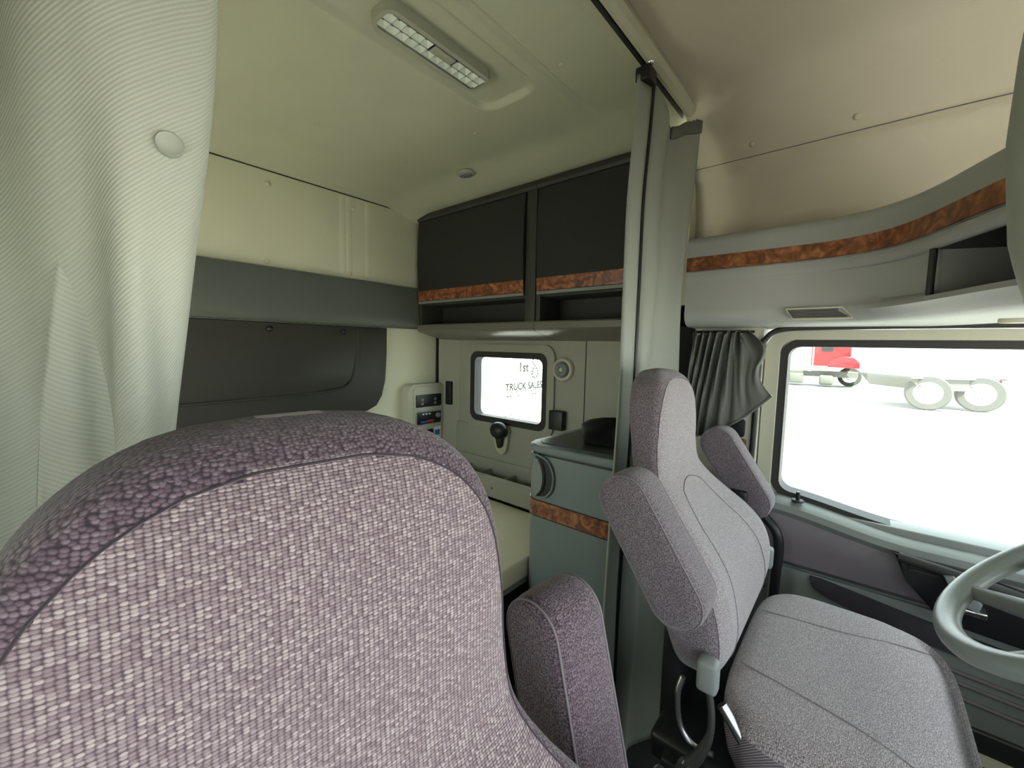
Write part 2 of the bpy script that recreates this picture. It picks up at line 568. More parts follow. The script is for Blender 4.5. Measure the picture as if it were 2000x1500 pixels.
# sleeper side wall on the driver's side, with the hole for its window
SY = 1.60
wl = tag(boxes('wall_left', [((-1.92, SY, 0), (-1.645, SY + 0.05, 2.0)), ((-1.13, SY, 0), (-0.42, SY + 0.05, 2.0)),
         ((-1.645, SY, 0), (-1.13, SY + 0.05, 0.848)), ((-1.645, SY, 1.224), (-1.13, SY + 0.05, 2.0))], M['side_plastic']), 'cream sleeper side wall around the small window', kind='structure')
ring('window_surround', rrect(-1.685, -1.09, 0.815, 1.262, 0.06), rrect(-1.645, -1.13, 0.848, 1.224, 0.045), 1, SY - 0.012, SY + 0.001, M['side_plastic'], wl, 0.003)
box('corner_trim', (-1.918, SY - 0.03, 0.3), (-1.905, SY - 0.001, 1.33), M['black'], wl)
prism('corner_pad', [(-1.903, SY), (-1.903, SY - 0.022), (-1.89, SY - 0.03), (-1.86, SY - 0.02), (-1.76, SY - 0.004), (-1.75, SY)], 2, 0.30, 1.30, M['side_plastic'], wl)
box('lower_panel', (-1.76, SY - 0.010, 0.5), (-0.94, SY, 0.825), M['side_plastic'], wl, 0.006)
box('panel_joint', (-0.934, SY - 0.002, 0.6), (-0.930, SY + 0.001, 1.30), M['black'], wl)

# front-of-sleeper pillar behind the driver's door
box_p = boxes('wall_left', [((-0.425, 1.415, 0), (-0.232, 1.60, 1.33))], M['cream_plastic'], None, 0.004)
tag(box_p, 'pale pillar behind the driver door', kind='structure')
box('pillar_recess', (-0.50, 1.45, 0.0), (-0.426, 1.598, 1.33), M['cloth_black'], box_p)  # black block added to paint the dark gap behind the curtain
prism('wood_trim', rrect(-0.335, -0.256, 0.80, 0.985, 0.008), 1, 1.407, 1.416, M['wood'], box_p, 0.002)
prism('belt_slot_cover', rrect(-0.335, -0.262, 0.99, 1.045, 0.008), 1, 1.402, 1.416, M['black'], box_p, 0.003)

# passenger side wall: door window, and an unseen sleeper opening added for light
wR = boxes('wall_right', [((-1.97, -0.47, 0), (-1.78, -0.42, 2.0)), ((-1.78, -0.47, 0), (-1.02, -0.42, 0.82)), ((-1.78, -0.47, 1.33), (-1.02, -0.42, 2.0)), ((-1.02, -0.47, 0), (0.02, -0.42, 2.0)), ((0.02, -0.47, 0), (0.70, -0.42, 0.80)), ((0.02, -0.47, 1.33), (0.95, -0.42, 2.0)), ((0.70, -0.47, 0), (0.95, -0.42, 1.33))], M['cream_plastic'])
tag(wR, 'passenger side wall with its window openings', kind='structure')
fw = boxes('wall_front', [((0.90, -0.47, 0), (0.95, 1.70, 0.70)), ((0.90, -0.47, 1.38), (0.95, 1.70, 1.66))], M['cream_plastic'])
tag(fw, 'front bulkhead below and above the windshield opening', kind='structure')

# ceiling of the sleeper
def ceil_z(x, y):
    z = 1.992
    if x < -1.72:
        d = (-1.72 - x) / 0.20
        z -= 0.047 * d * d
    z -= 0.044 * sstep(1.22, 1.46, y)
    z -= 0.044 * sstep(1.22, 1.46, 2 * YM - y)
    # recess around the lamp
    dx = abs(x + 0.872) - (0.100 - 0.05); dy = abs(y - 0.40) - (0.60 - 0.05)
    d = sqrt(max(dx, 0) ** 2 + max(dy, 0) ** 2) + min(max(dx, dy), 0) - 0.05
    z += 0.015 * (1 - sstep(-0.012, 0.012, d))
    # stepped joint between the two ceiling panels
    k = 1 - sstep(1.10, 1.25, y)
    z += k * (0.006 * (1 - sstep(0.0, 0.02, abs(x + 0.715))) - 0.008 * sstep(-0.700, -0.694, x))
    return z
bm = bmesh.new()
def graded(a, b, step, fine):
    out, x = [], a
    while x < b - 1e-6:
        out.append(x)
        x += next((st for lo, hi, st in fine if lo <= x < hi), step)
    return out + [b]
xs = graded(-1.92, -0.46, 0.014, [(-1.92, -1.78, 0.008), (-1.00, -0.94, 0.003), (-0.80, -0.68, 0.0025)])
ys = graded(-0.42, 1.60, 0.016, [(-0.23, -0.14, 0.005), (0.93, 1.03, 0.003), (1.03, 1.30, 0.01)])
nx, ny = len(xs) - 1, len(ys) - 1
G = [[bm.verts.new((x, y, ceil_z(x, y))) for y in ys] for x in xs]
for i in range(nx):
    for j in range(ny):
        bm.faces.new((G[i][j], G[i][j + 1], G[i + 1][j + 1], G[i + 1][j]))
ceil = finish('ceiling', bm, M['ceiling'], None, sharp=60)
tag(ceil, 'cream sleeper ceiling with the lamp recess', kind='structure')
md = ceil.modifiers.new('thickness', 'SOLIDIFY'); md.thickness = 0.03; md.offset = 1
for x, y in ((-0.657, 0.95), (-1.472, 0.69), (-1.094, 1.071), (-1.482, 1.059), (-0.62, 0.45), (-1.47, 0.30)):
    dome('snap_button', (x, y, ceil_z(x, y) + 0.001), (0, 0, -1), 0.010, 0.004, M['ceiling'], ceil)
prism('seam_cord', rrect(RX + 0.001, RX + 0.010, 1.945, 1.949, 0.0015, 2), 1, -0.42, 1.45, M['dark_vinyl'], ceil)

# cab headliner: cross-section run from the curtain rail to the windshield header
half = [(1.485, 1.555), (1.485, 1.60), (1.482, 1.70), (1.474, 1.755), (1.462, 1.785), (1.448, 1.803), (1.442, 1.818), (1.444, 1.832), (1.434, 1.845), (1.385, 1.902), (1.340, 1.953), (1.324, 1.968), (1.300, 1.978), (1.24, 1.985), (1.05, 1.994), (0.80, 1.999), (YM, 2.0)]
sec = half + [(2 * YM - y, z) for y, z in half[::-1][1:]]
sec = [Vector((0, y, z)) for y, z in sec]
st = [(-0.465, 0), (-0.30, 0.0), (-0.1, 0.0), (0.1, 0.0), (0.28, 0.01), (0.40, 0.10), (0.55, 0.27), (0.70, 0.40), (0.90, 0.56)]
bm = bmesh.new()
stp = smooth_path([(a, b, 0) for a, b in st], 4)
R_ = []
for s in stp:
    R_.append([bm.verts.new((s.x, p.y, max(p.z - s.y * max(0, (p.z - 1.5)) / 0.5, 1.40))) for p in sec])
for A, B in zip(R_, R_[1:]):
    for i in range(len(sec) - 1): bm.faces.new((A[i], A[i + 1], B[i + 1], B[i]))
hl = finish('cab_headliner', bm, M['headliner'], ceil, sharp=70)
md = hl.modifiers.new('thickness', 'SOLIDIFY'); md.thickness = 0.02; md.offset = 1
tube('headliner_seam', [(-0.46, 1.4435, 1.8315), (0.1, 1.4435, 1.8312), (0.28, 1.4435, 1.828)], 0.0012, M['door_dark'], ceil, 6)
for x, y, z in ((-0.060, 1.4225, 1.8585), (-0.297, 1.4225, 1.8585)):
    dome('snap_button', (x, y, z), (0, -0.76, -0.65), 0.009, 0.004, M['headliner'], ceil)
# outer cab sides above the windows
tag(boxes('wall_left', [((-0.46, 1.50, 1.33), (0.95, 1.62, 1.70)), ((-0.490, 1.425, 1.40), (-0.464, 1.62, 2.05))], M['cream_plastic']), 'upper cab side above the driver door', kind='structure')

# ------------------------------------------------------------------ windows
def window(name, x0, x1, z0, z1, r, w, y0, y1, label):
    o = ring(name, rrect(x0 - w, x1 + w, z0 - w, z1 + w, r + w, 6, 40), rrect(x0, x1, z0, z1, r, 6, 40), 1, y0, y1, M['rubber'], None, 0.003)
    tag(o, label, kind='structure')
    prism('pane', rrect(x0 - 0.01, x1 + 0.01, z0 - 0.01, z1 + 0.01, r, 6, 14), 1, (y0 + y1) / 2 + 0.005, (y0 + y1) / 2 + 0.009, M['glass'], o)
    return o
window('window_1', -1.614, -1.160, 0.880, 1.193, 0.03, 0.034, SY - 0.010, SY + 0.045, 'small sleeper window with black rubber frame')

# ------------------------------------------------------------------ driver door
DY = 1.45
door = empty('door_1', (0.2, DY, 0))
tag(door, 'driver door with padded trim and big window', kind='structure')
X0, X1 = -0.228, 0.66
boxes('door_shell', [((X0, DY, 0.12), (X1, DY + 0.07, 0.80))], M['door_grey'], door, 0.006)
ring('window_frame', rrect(X0, X1 + 0.02, 0.74, 1.315, 0.055, 6, 40), rrect(-0.192, X1 - 0.01, 0.815, 1.288, 0.035, 6, 40), 1, DY - 0.005, DY + 0.06, M['cream_plastic'], door, 0.004)
w2 = window('window_2', -0.172, X1 - 0.03, 0.839, 1.268, 0.03, 0.022, DY + 0.012, DY + 0.075, 'large driver door window with black rubber edge')
run_x('door_sill', [(1.415, 0.780), (1.405, 0.795), (1.408, 0.812), (1.425, 0.822), (1.47, 0.826), (1.47, 0.77), (1.43, 0.765)], X0, X1, M['door_grey'], door)
run_x('upper_pad', [(DY, 0.79), (1.418, 0.785), (1.410, 0.765), (1.412, 0.70), (1.420, 0.640), (1.435, 0.625), (DY, 0.62)], X0 + 0.004, X1, M['door_dark'], door)
box('lower_pad', (X0 + 0.05, 1.437, 0.30), (X1, DY, 0.615), M['door_grey'], door, 0.006)
prism('map_pocket', smooth_path([(-0.07, 0.60, 0), (-0.05, 0.612, 0), (0.2, 0.572, 0), (X1, 0.52, 0), (X1, 0.48, 0), (0.2, 0.525, 0), (0.03, 0.555, 0), (-0.055, 0.574, 0)], 3, True) and [(p.x, p.y) for p in smooth_path([(-0.07, 0.60, 0), (-0.05, 0.612, 0), (0.2, 0.582, 0), (X1, 0.54, 0), (X1, 0.50, 0), (0.2, 0.525, 0), (0.03, 0.553, 0), (-0.055, 0.574, 0)], 3, True)], 1, 1.428, 1.440, M['pocket_dark'], door, 0.004)
for z, d in ((0.462, 0), (0.436, 1), (0.40, 2)):
    tube('pad_rib', [(-0.16, 1.437, z + 0.055), (0.1, 1.437, z + 0.025), (X1 - 0.01, 1.437, z)], 0.006, M['door_dark'], door, 8)
box('kick_panel', (X0 + 0.02, 1.43, 0.13), (X1, DY, 0.36), M['black'], door, 0.008)
prism('courtesy_light', rrect(0.268, 0.350, 0.282, 0.306, 0.010), 1, 1.420, 1.434, M['white_clip'], door, 0.004)  # pale strip added for a bright streak low on the door, no lamp
# handle bezel
hz = [(0.092, 0.795), (0.20, 0.788), (0.30, 0.775), (0.42, 0.75), (0.42, 0.60), (0.22, 0.612), (0.175, 0.628), (0.15, 0.66), (0.12, 0.72)]
prism('handle_bezel', hz, 1, 1.392, 1.425, M['black'], door, 0.006)
tube('bezel_rim', smooth_path([(0.10, 1.39, 0.79), (0.20, 1.386, 0.782), (0.30, 1.386, 0.768), (0.42, 1.388, 0.745)], 5), 0.012, M['rubber'], door, 10)
prism('door_lever', [(0.178, 0.735), (0.195, 0.742), (0.225, 0.705), (0.245, 0.690), (0.240, 0.668), (0.21, 0.674), (0.196, 0.700)], 1, 1.372, 1.388, M['grey_plastic'], door, 0.004)
box('lever_pivot', (0.190, 1.376, 0.655), (0.255, 1.394, 0.670), M['chrome'], door, 0.004)
for z in (0.742, 0.733, 0.724):
    box('speaker_slot', (0.122, 1.388, z - 0.0025), (0.172, 1.394, z + 0.0025), M['rubber'], door)
cyl('lock_pin', (-0.118, 1.43, 0.823), (-0.118, 1.43, 0.850), 0.005, M['black'], door)
cyl('lock_ferrule', (-0.118, 1.43, 0.821), (-0.118, 1.43, 0.827), 0.015, M['rubber'], door)
for nm in ('window_frame', 'pane', 'door_sill', 'upper_pad', 'handle_bezel', 'bezel_rim'):
    for o in list(door.children) + list(w2.children):
        if o.name.split('.')[0] == nm:
            bx = 0.2 if o.parent is door else 0.0
            for v in o.data.vertices:
                v.co.z -= 0.042 * sstep(-0.2, 0.14, v.co.x + bx) * (1 - sstep(0.86, 1.2, v.co.z)) * sstep(0.64, 0.76, v.co.z)
for v in w2.data.vertices:
    v.co.z -= 0.042 * sstep(-0.2, 0.14, v.co.x) * (1 - sstep(0.86, 1.2, v.co.z)) * sstep(0.64, 0.76, v.co.z)
# rubber seals round the door opening
tube('door_seal', smooth_path([(-0.232, 1.410, 0.13), (-0.232, 1.410, 0.6), (-0.240, 1.410, 0.80), (-0.238, 1.410, 1.0), (-0.236, 1.410, 1.24), (-0.222, 1.410, 1.292), (-0.185, 1.410, 1.316), (-0.10, 1.411, 1.320), (0.05, 1.415, 1.322), (X1, 1.42, 1.322)], 6), 0.008, M['rubber'], door, 8)
tube('lower_seal', smooth_path([(-0.215, 1.40, 0.80), (-0.19, 1.395, 0.765), (-0.162, 1.392, 0.735), (-0.150, 1.392, 0.69), (-0.152, 1.392, 0.60), (-0.155, 1.395, 0.40), (-0.155, 1.395, 0.14)], 6), 0.013, M['black'], door, 10)

# ------------------------------------------------------------------ overhead console along the driver side and over the windshield
hp = [(-0.425, 1.300), (-0.36, 1.300), (-0.25, 1.300), (-0.12, 1.297), (-0.04, 1.280), (0.02, 1.240), (0.065, 1.175), (0.105, 1.085), (0.145, 0.99), (0.20, 0.87), (0.25, 0.74), (0.275, 0.62), (0.28, YM)]
hp = hp + [(x, 2 * YM - y) for x, y in hp[::-1][1:]]
path = smooth_path([(x, y, 0) for x, y in hp], 4)
def normal_at(i):
    t = path[min(i + 1, len(path) - 1)] - path[max(i - 1, 0)]
    t.normalize()
    return Vector((-t.y, t.x, 0)) * (1 if True else -1)      # to the left of the run, away from the cab's middle
nrm = [normal_at(i) for i in range(len(path))]
def sweep(name, prof, mat, parent, i0=0, i1=None, closed=True, sharp=40):
    """prof: list of (distance behind the face, height), or a function of the station giving that list"""
    i1 = len(path) if i1 is None else i1
    pf = prof if callable(prof) else (lambda i: prof)
    bm = bmesh.new()
    R = [[bm.verts.new((path[i].x + nrm[i].x * d, path[i].y + nrm[i].y * d, z)) for d, z in pf(i)] for i in range(i0, i1)]
    n = len(pf(i0))
    for A, B in zip(R, R[1:]):
        for k in range(n if closed else n - 1):
            bm.faces.new((A[k], A[(k + 1) % n], B[(k + 1) % n], B[k]))
    if closed:
        bm.faces.new(R[0][::-1]); bm.faces.new(R[-1])
    return finish(name, bm, mat, parent, sharp=sharp)
cons = empty('overhead_console', (-0.3, 1.35, 1.3))
tag(cons, 'grey overhead console with burl wood strip wrapping above the driver door', 'console')
iC = next(i for i, p in enumerate(path) if p.x > 0.078)            # where the open cubby begins
iD = len(path) - 1 - iC
def lipk(i):                                  # the lip over the cubby grows out of the plain side face
    return sstep(-0.10, 0.07, path[i].x)
sweep('upper_face', lambda i: [(0.188, 1.592), (0.06, 1.590), (0.02, 1.584), (0.006, 1.575), (0.0, 1.560), (0.0, 1.482), (-0.008 * lipk(i), 1.474), (-0.010 * lipk(i), 1.464), (-0.004 * lipk(i), 1.455), (0.002, 1.452), (0.188, 1.452)], M['console'], cons, sharp=50)
def low(i):
    k = lipk(i)
    return [(0.188, 1.4525), (0.002 + 0.010 * k, 1.4525), (0.002 + 0.014 * k, 1.43), (0.002 + 0.014 * k, 1.39), (0.002 + 0.012 * k, 1.376), (-0.006 * k, 1.366), (0.001 - 0.010 * k, 1.354), (0.005, 1.343), (0.016, 1.330), (0.04, 1.323), (0.188, 1.320)]
sweep('lower_face', low, M['console'], cons, 0, iC + 1, sharp=50)
sweep('lower_face', low, M['console'], cons, iD, None, sharp=50)
shelf = [(0.14, 1.368), (0.03, 1.366), (0.004, 1.366), (-0.007, 1.364), (-0.009, 1.354), (0.005, 1.343), (0.016, 1.330), (0.04, 1.323), (0.14, 1.320)]
sweep('cubby_shelf', shelf, M['console'], cons, iC, iD + 1, sharp=50)
sweep('cubby_liner', [(0.004, 1.4512), (0.125, 1.4512), (0.125, 1.3685), (0.016, 1.3672), (0.016, 1.3676), (0.1245, 1.369), (0.1245, 1.4508), (0.004, 1.4508)], M['black'], cons, iC, iD + 1)  # black inner faces, the cubby's shade put into the colour
sweep('wood_trim', [(0.001, 1.524), (-0.003, 1.523), (-0.003, 1.485), (0.001, 1.484)], M['wood'], cons)
sweep('chrome_line', [(0.001, 1.484), (-0.0035, 1.4835), (-0.0035, 1.4815), (0.001, 1.481)], M['steel'], cons)  # bright strip painting in the highlight under the wood
tube('cubby_divider', [(path[iC].x, path[iC].y, 1.452), (path[iC].x, path[iC].y, 1.365)], 0.006, M['rubber'], cons, 8)
# speaker grille on the lower face
def console_part(name, pts, y0, y1, mat, bevel=0.0):
    return prism(name, pts, 1, y0, y1, mat, cons, bevel)
gr = console_part('speaker_grille', [(-0.165, 1.362), (-0.050, 1.362), (-0.028, 1.336), (-0.148, 1.336)], 1.287, 1.303, M['console'], 0.002)
tube('grille_rim', [(-0.165, 1.284, 1.362), (-0.050, 1.278, 1.362), (-0.028, 1.276, 1.336), (-0.148, 1.284, 1.336)], 0.0028, M['cream_plastic'], gr, 6, True)
for i in range(7):
    z = 1.3400 + i * 0.0031
    x0 = -0.149 - (z - 1.336) * 0.6
    box('grille_slot', (x0, 1.2855, z - 0.0010), (x0 + 0.113, 1.2872, z + 0.0010), M['rubber'], gr)
# roof light switch plate over the windshield
prism('visor_clip', [(p.x, p.y) for p in smooth_path([(0.185, 1.19, 0), (0.215, 1.203, 0), (0.27, 1.19, 0), (0.27, 1.165, 0), (0.215, 1.172, 0)], 4, True)], 2, 1.313, 1.322, M['white_clip'], cons, 0.003)

# padded trim hanging at the right, in front of the console
def pad_f(u, v):
    a = 2 * pi * u
    z = 1.262 + 0.55 * v
    k = interp(v, [0, 0.08, 0.2, 0.4, 0.6, 0.8, 1.0], [0.010, 0.026, 0.042, 0.052, 0.050, 0.040, 0.02])
    return Vector((0.158 + k * cos(a) * 1.08, 0.715 + 1.3 * k * sin(a), z))
pd = sheet('hanging_curtain', pad_f, 28, 24, M['curtain'], None, (0.4, 0.6))
tag(pd, 'grey cloth roll hanging at the right edge beside the wood-trimmed cubby', 'curtain')

# ------------------------------------------------------------------ curtain rail
rail = empty('curtain_rail', (-0.47, YM, 1.95))
tag(rail, 'cream curtain rail crossing the ceiling', 'rail')
prism('rail_cover', [(-0.452, 2.0), (-0.438, 1.985), (-0.434, 1.968), (-0.440, 1.955), (-0.452, 1.950), (-0.464, 1.955), (-0.466, 1.966), (-0.472, 1.972), (-0.476, 1.98), (-0.476, 2.0)], 1, -0.40, 1.36, M['cream_plastic'], rail, 0)
prism('rail_track', [(-0.476, 1.985), (-0.476, 1.968), (-0.484, 1.964), (-0.486, 1.985)], 1, -0.40, 1.36, M['rubber'], rail)
prism('rail_flange', [(-0.486, 1.990), (-0.486, 1.972), (-0.520, 1.982), (-0.522, 1.990)], 1, -0.40, 1.30, M['cream_plastic'], rail)
dome('rail_screw', (-0.452, 1.035, 1.951), (0, 0, -1), 0.009, 0.005, M['chrome'], rail)

# ------------------------------------------------------------------ ceiling lamp
lamp = empty('ceiling_lamp', (-0.885, 0.72, 2.007))
tag(lamp, 'long ceiling lamp with clear faceted lens in its recess', 'lamp')
LX, LZ = -0.885, 2.007
ring('lamp_housing', rrect(LX - 0.046, LX + 0.042, 0.555, 0.890, 0.028), rrect(LX - 0.034, LX + 0.029, 0.566, 0.880, 0.016), 2, LZ - 0.024, LZ, M['lamp_housing'], lamp, 0.006)
prism('lamp_base', rrect(LX - 0.035, LX + 0.030, 0.565, 0.881, 0.016), 2, LZ - 0.006, LZ, M['rubber'], lamp)
prism('lamp_lens', rrect(LX - 0.0335, LX + 0.0285, 0.5665, 0.8795, 0.0155), 2, LZ - 0.024, LZ - 0.022, M['lens'], lamp)
bm = bmesh.new()
s = 0.0126
for sx, sy, z in ((1, 1, 0),):
    b4 = [bm.verts.new((a * s, b * s, -0.020)) for a, b in ((-1, -1), (1, -1), (1, 1), (-1, 1))]
    t4 = [bm.verts.new((a * s * 0.35, b * s * 0.35, -0.008)) for a, b in ((-1, -1), (1, -1), (1, 1), (-1, 1))]
    for i in range(4):
        j = (i + 1) % 4
        bm.faces.new((b4[i], b4[j], t4[j], t4[i]))
    bm.faces.new(t4)
bm.faces.ensure_lookup_table(); bm.faces[-1].material_index = 1
ref = finish('reflector', bm, None, None, sharp=10, mats=[M['reflector'], M['band']])
first = True
for k in range(12):
    for col in (0, 1):
        if col == 1 and 5 <= k <= 7: continue
        o = ref if first else ref.copy()
        if not first: COL.objects.link(o)
        first = False
        o.parent = lamp
        o.location = (-0.0185 + 0.0275 * col, 0.5800 + 0.0260 * k - 0.72, 0.0)
box('lamp_switch', (LX - 0.002, 0.700, LZ - 0.026), (LX + 0.026, 0.768, LZ - 0.020), M['lamp_housing'], lamp, 0.003)

clip = empty('ceiling_speaker', (-1.352, 1.265, 1.985))
tag(clip, 'small rounded lens set in the ceiling above the cabinets', 'lens')
zc = ceil_z(-1.352, 1.265)
prism('lens_frame', rrect(-1.392, -1.312, 1.235, 1.295, 0.025), 2, zc - 0.012, zc + 0.001, M['lamp_housing'], clip, 0.005)
prism('lens_face', rrect(-1.380, -1.324, 1.246, 1.284, 0.016), 2, zc - 0.015, zc - 0.010, M['grey_plastic'], clip, 0.002)

# ------------------------------------------------------------------ overhead cabinets
def cabinet(x0, x1, label, right_stile):
    o = empty('overhead_cabinet', ((x0 + x1) / 2, 1.5, 1.29))
    tag(o, label, 'cabinet', 'overhead sleeper cabinets')
    F = 1.42
    L = [((x0, F + 0.004, 1.34), (x0 + 0.022, 1.595, 1.935)), ((x1 - right_stile, F, 1.33), (x1, 1.595, 1.935)),
         ((x0, F + 0.004, 1.905), (x1, 1.595, 1.944)), ((x0, 1.575, 1.33), (x1, 1.595, 1.935)),
         ((x0 + 0.02, F + 0.01, 1.462), (x1 - 0.02, 1.58, 1.476))]
    boxes('body', L, M['cab_body'], o, 0.003)
    prism('top_rail', [(F - 0.004, 1.906), (F - 0.008, 1.918), (F + 0.002, 1.938), (F + 0.03, 1.946), (F + 0.03, 1.906)], 0, x0, x1, M['cab_body'], o)
    prism('bottom_lip', [(F, 1.362), (F - 0.006, 1.356), (F - 0.006, 1.332), (F + 0.006, 1.320), (1.597, 1.282), (1.597, 1.300), (F + 0.03, 1.345), (F + 0.02, 1.362)], 0, x0, x1, M['cab_lip'], o)
    dx0, dx1 = x0 + 0.012, x1 - right_stile - 0.002
    dp = [(F, 1.474), (F - 0.006, 1.476), (F - 0.012, 1.56), (F - 0.017, 1.68), (F - 0.014, 1.80), (F - 0.006, 1.90), (F, 1.902)]
    dr = prism('cabinet_door', dp, 0, dx0, dx1, M['cab_dark'], o)
    prism('wood_trim', [(F - 0.004, 1.487), (F - 0.0085, 1.487), (F - 0.0135, 1.538), (F - 0.006, 1.538)], 0, dx0, dx1, M['wood'], dr)
    prism('door_edge', [(F - 0.002, 1.472), (F - 0.009, 1.472), (F - 0.010, 1.484), (F - 0.002, 1.484)], 0, dx0, dx1, M['grey_plastic'], dr)
    return o
cabinet(-1.885, -1.085, 'charcoal overhead cabinet against the rear wall, burl strip over an open shelf', 0.055)
cabinet(-1.082, -0.50, 'charcoal overhead cabinet half hidden by the grey curtain', 0.03)

# ------------------------------------------------------------------ fittings on the sleeper walls
cp = empty('control_panel', (RX, 1.45, 0.68))
tag(cp, 'cream sleeper control panel with three switch modules beside the corner', 'control panel')
prism('panel_body', rrect(1.335, 1.585, 0.66, 1.035, 0.035), 0, RX, RX + 0.055, M['cream_plastic'], cp, 0.012)
FX = RX + 0.055
prism('panel_face', rrect(1.372, 1.580, 0.668, 1.022, 0.022), 0, FX - 0.002, FX + 0.004, M['cream_plastic'], cp, 0.002)
sw = prism('switch_plate', rrect(1.385, 1.562, 0.905, 0.975, 0.006), 0, FX + 0.003, FX + 0.008, M['black'], cp, 0.002)
for y in (1.425, 1.49, 1.515):
    for z in (0.925, 0.947):
        box('rocker', (FX + 0.006, y - 0.008, z - 0.007), (FX + 0.013, y + 0.008, z + 0.007), M['grey_plastic'] if y != 1.49 else M['rubber'], sw, 0.002)
cl = prism('climate_plate', rrect(1.385, 1.562, 0.805, 0.880, 0.008), 0, FX + 0.003, FX + 0.009, M['black'], cp, 0.002)
ring('climate_bezel', rrect(1.383, 1.564, 0.803, 0.882, 0.009), rrect(1.389, 1.558, 0.809, 0.876, 0.006), 0, FX + 0.006, FX + 0.011, M['chrome'], cl)
lathe('climate_knob', [(0.016, 0), (0.016, 0.006), (0.011, 0.014), (0.003, 0.014)], (FX + 0.008, 1.535, 0.852), (1, 0, 0), M['grey_plastic'], cl, 18)
for k in range(3):
    box('climate_button', (FX + 0.008, 1.425 + 0.022 * k, 0.862), (FX + 0.012, 1.437 + 0.022 * k, 0.869), M['white_print'], cl)
box('cold_mark', (FX + 0.008, 1.412, 0.817), (FX + 0.0105, 1.455, 0.825), M['blue'], cl)
box('hot_mark', (FX + 0.008, 1.455, 0.817), (FX + 0.0105, 1.505, 0.829), M['red_print'], cl)
so = prism('socket_plate', rrect(1.385, 1.505, 0.700, 0.775, 0.008), 0, FX + 0.003, FX + 0.008, M['black'], cp, 0.002)
lathe('socket', [(0.020, 0), (0.020, 0.006), (0.014, 0.006), (0.013, 0.002), (0.002, 0.002)], (FX + 0.008, 1.44, 0.735), (1, 0, 0), M['chrome'], so, 18)
stk = prism('sticker', rrect(1.510, 1.560, 0.690, 0.785, 0.005), 0, FX + 0.003, FX + 0.006, M['white_print'], cp)
box('sticker_print', (FX + 0.005, 1.518, 0.735), (FX + 0.0075, 1.552, 0.765), M['blue'], stk)

sv = empty('wall_vent', (-1.812, SY, 0.91))
tag(sv, 'black slotted vent beside the sleeper wall corner', 'vent')
box('vent_plate', (-1.835, SY - 0.028, 0.912), (-1.792, SY - 0.005, 1.046), M['black'], sv, 0.004)
for k in range(8):
    z = 0.928 + k * 0.0145
    box('vent_slat', (-1.828, SY - 0.031, z), (-1.799, SY - 0.026, z + 0.006), M['rubber'], sv)

rl = empty('reading_light', (-1.045, SY, 1.152))
tag(rl, 'round swivel reading light right of the sleeper window', 'lamp')
lathe('light_bezel', [(0.056, 0), (0.056, 0.008), (0.050, 0.016), (0.040, 0.018), (0.036, 0.010), (0.030, 0.006)], (-1.045, SY, 1.152), (0, -1, 0), M['cream_plastic'], rl)
lathe('light_ball', [(0.033, 0.004), (0.034, 0.014), (0.028, 0.024), (0.016, 0.028), (0.012, 0.022), (0.002, 0.020)], (-1.045, SY, 1.152), (0, -1, 0), M['grey_plastic'], rl)
bm = bmesh.new(); add_dome(bm, (-1.045, SY - 0.022, 1.152), (0, -1, 0), 0.011, 0.010)
finish('bulb', bm, M['white_clip'], rl, 60)

wb = box('wall_switch', (-1.10, SY - 0.035, 0.872), (-1.022, SY - 0.002, 0.962), M['black'], None, 0.006)
wb.name = 'switch_box'
tag(wb, 'black switch box below the round reading light', 'switch')

wc = empty('window_latch', (-1.40, SY - 0.01, 0.70))
tag(wc, 'dark ball latch in a teardrop cup under the sleeper window', 'latch')
prism('latch_cup', [(p.x, p.y) for p in smooth_path([(-1.452, 0.80, 0), (-1.440, 0.835, 0), (-1.395, 0.850, 0), (-1.355, 0.835, 0), (-1.350, 0.79, 0), (-1.360, 0.73, 0), (-1.380, 0.698, 0), (-1.412, 0.698, 0), (-1.435, 0.73, 0)], 4, True)], 1, SY - 0.030, SY - 0.009, M['cream_plastic'], wc, 0.008)
def ball(name, c, rx, ry, rz, mat, parent, n=20, m=12):
    bm = bmesh.new()
    bmesh.ops.create_uvsphere(bm, u_segments=n, v_segments=m, radius=1.0)
    for v in bm.verts: v.co = Vector((c[0] + v.co.x * rx, c[1] + v.co.y * ry, c[2] + v.co.z * rz))
    return finish(name, bm, mat, parent, 80)
ball('latch_ball', (-1.397, SY - 0.045, 0.824), 0.055, 0.036, 0.044, M['black'], wc)
prism('latch_stem', [(-1.425, 0.80), (-1.370, 0.80), (-1.378, 0.745), (-1.392, 0.732), (-1.405, 0.735)], 1, SY - 0.052, SY - 0.028, M['black'], wc, 0.006)

tray = empty('side_tray', (-1.3, 1.53, 0.50))
tag(tray, 'grey divided side tray along the bunk below the sleeper window', 'tray')
prism('tray_front', [(1.470, 0.505), (1.466, 0.60), (1.474, 0.612), (1.492, 0.606), (1.492, 0.505)], 0, -1.78, -0.87, M['side_plastic'], tray)
box('tray_floor', (-1.78, 1.49, 0.505), (-0.87, 1.588, 0.54), M['side_plastic'], tray)
for x in (-1.62, -1.47, -1.30, -1.13, -0.98):
    box('tray_divider', (x - 0.005, 1.488, 0.53), (x + 0.005, 1.588, 0.606), M['side_plastic'], tray, 0.002)
box('tray_back', (-1.78, 1.582, 0.53), (-0.87, 1.590, 0.655), M['side_plastic'], tray, 0.002)
dome('tray_screw', (-1.36, 1.469, 0.552), (0, -1, 0), 0.006, 0.003, M['rubber'], tray)

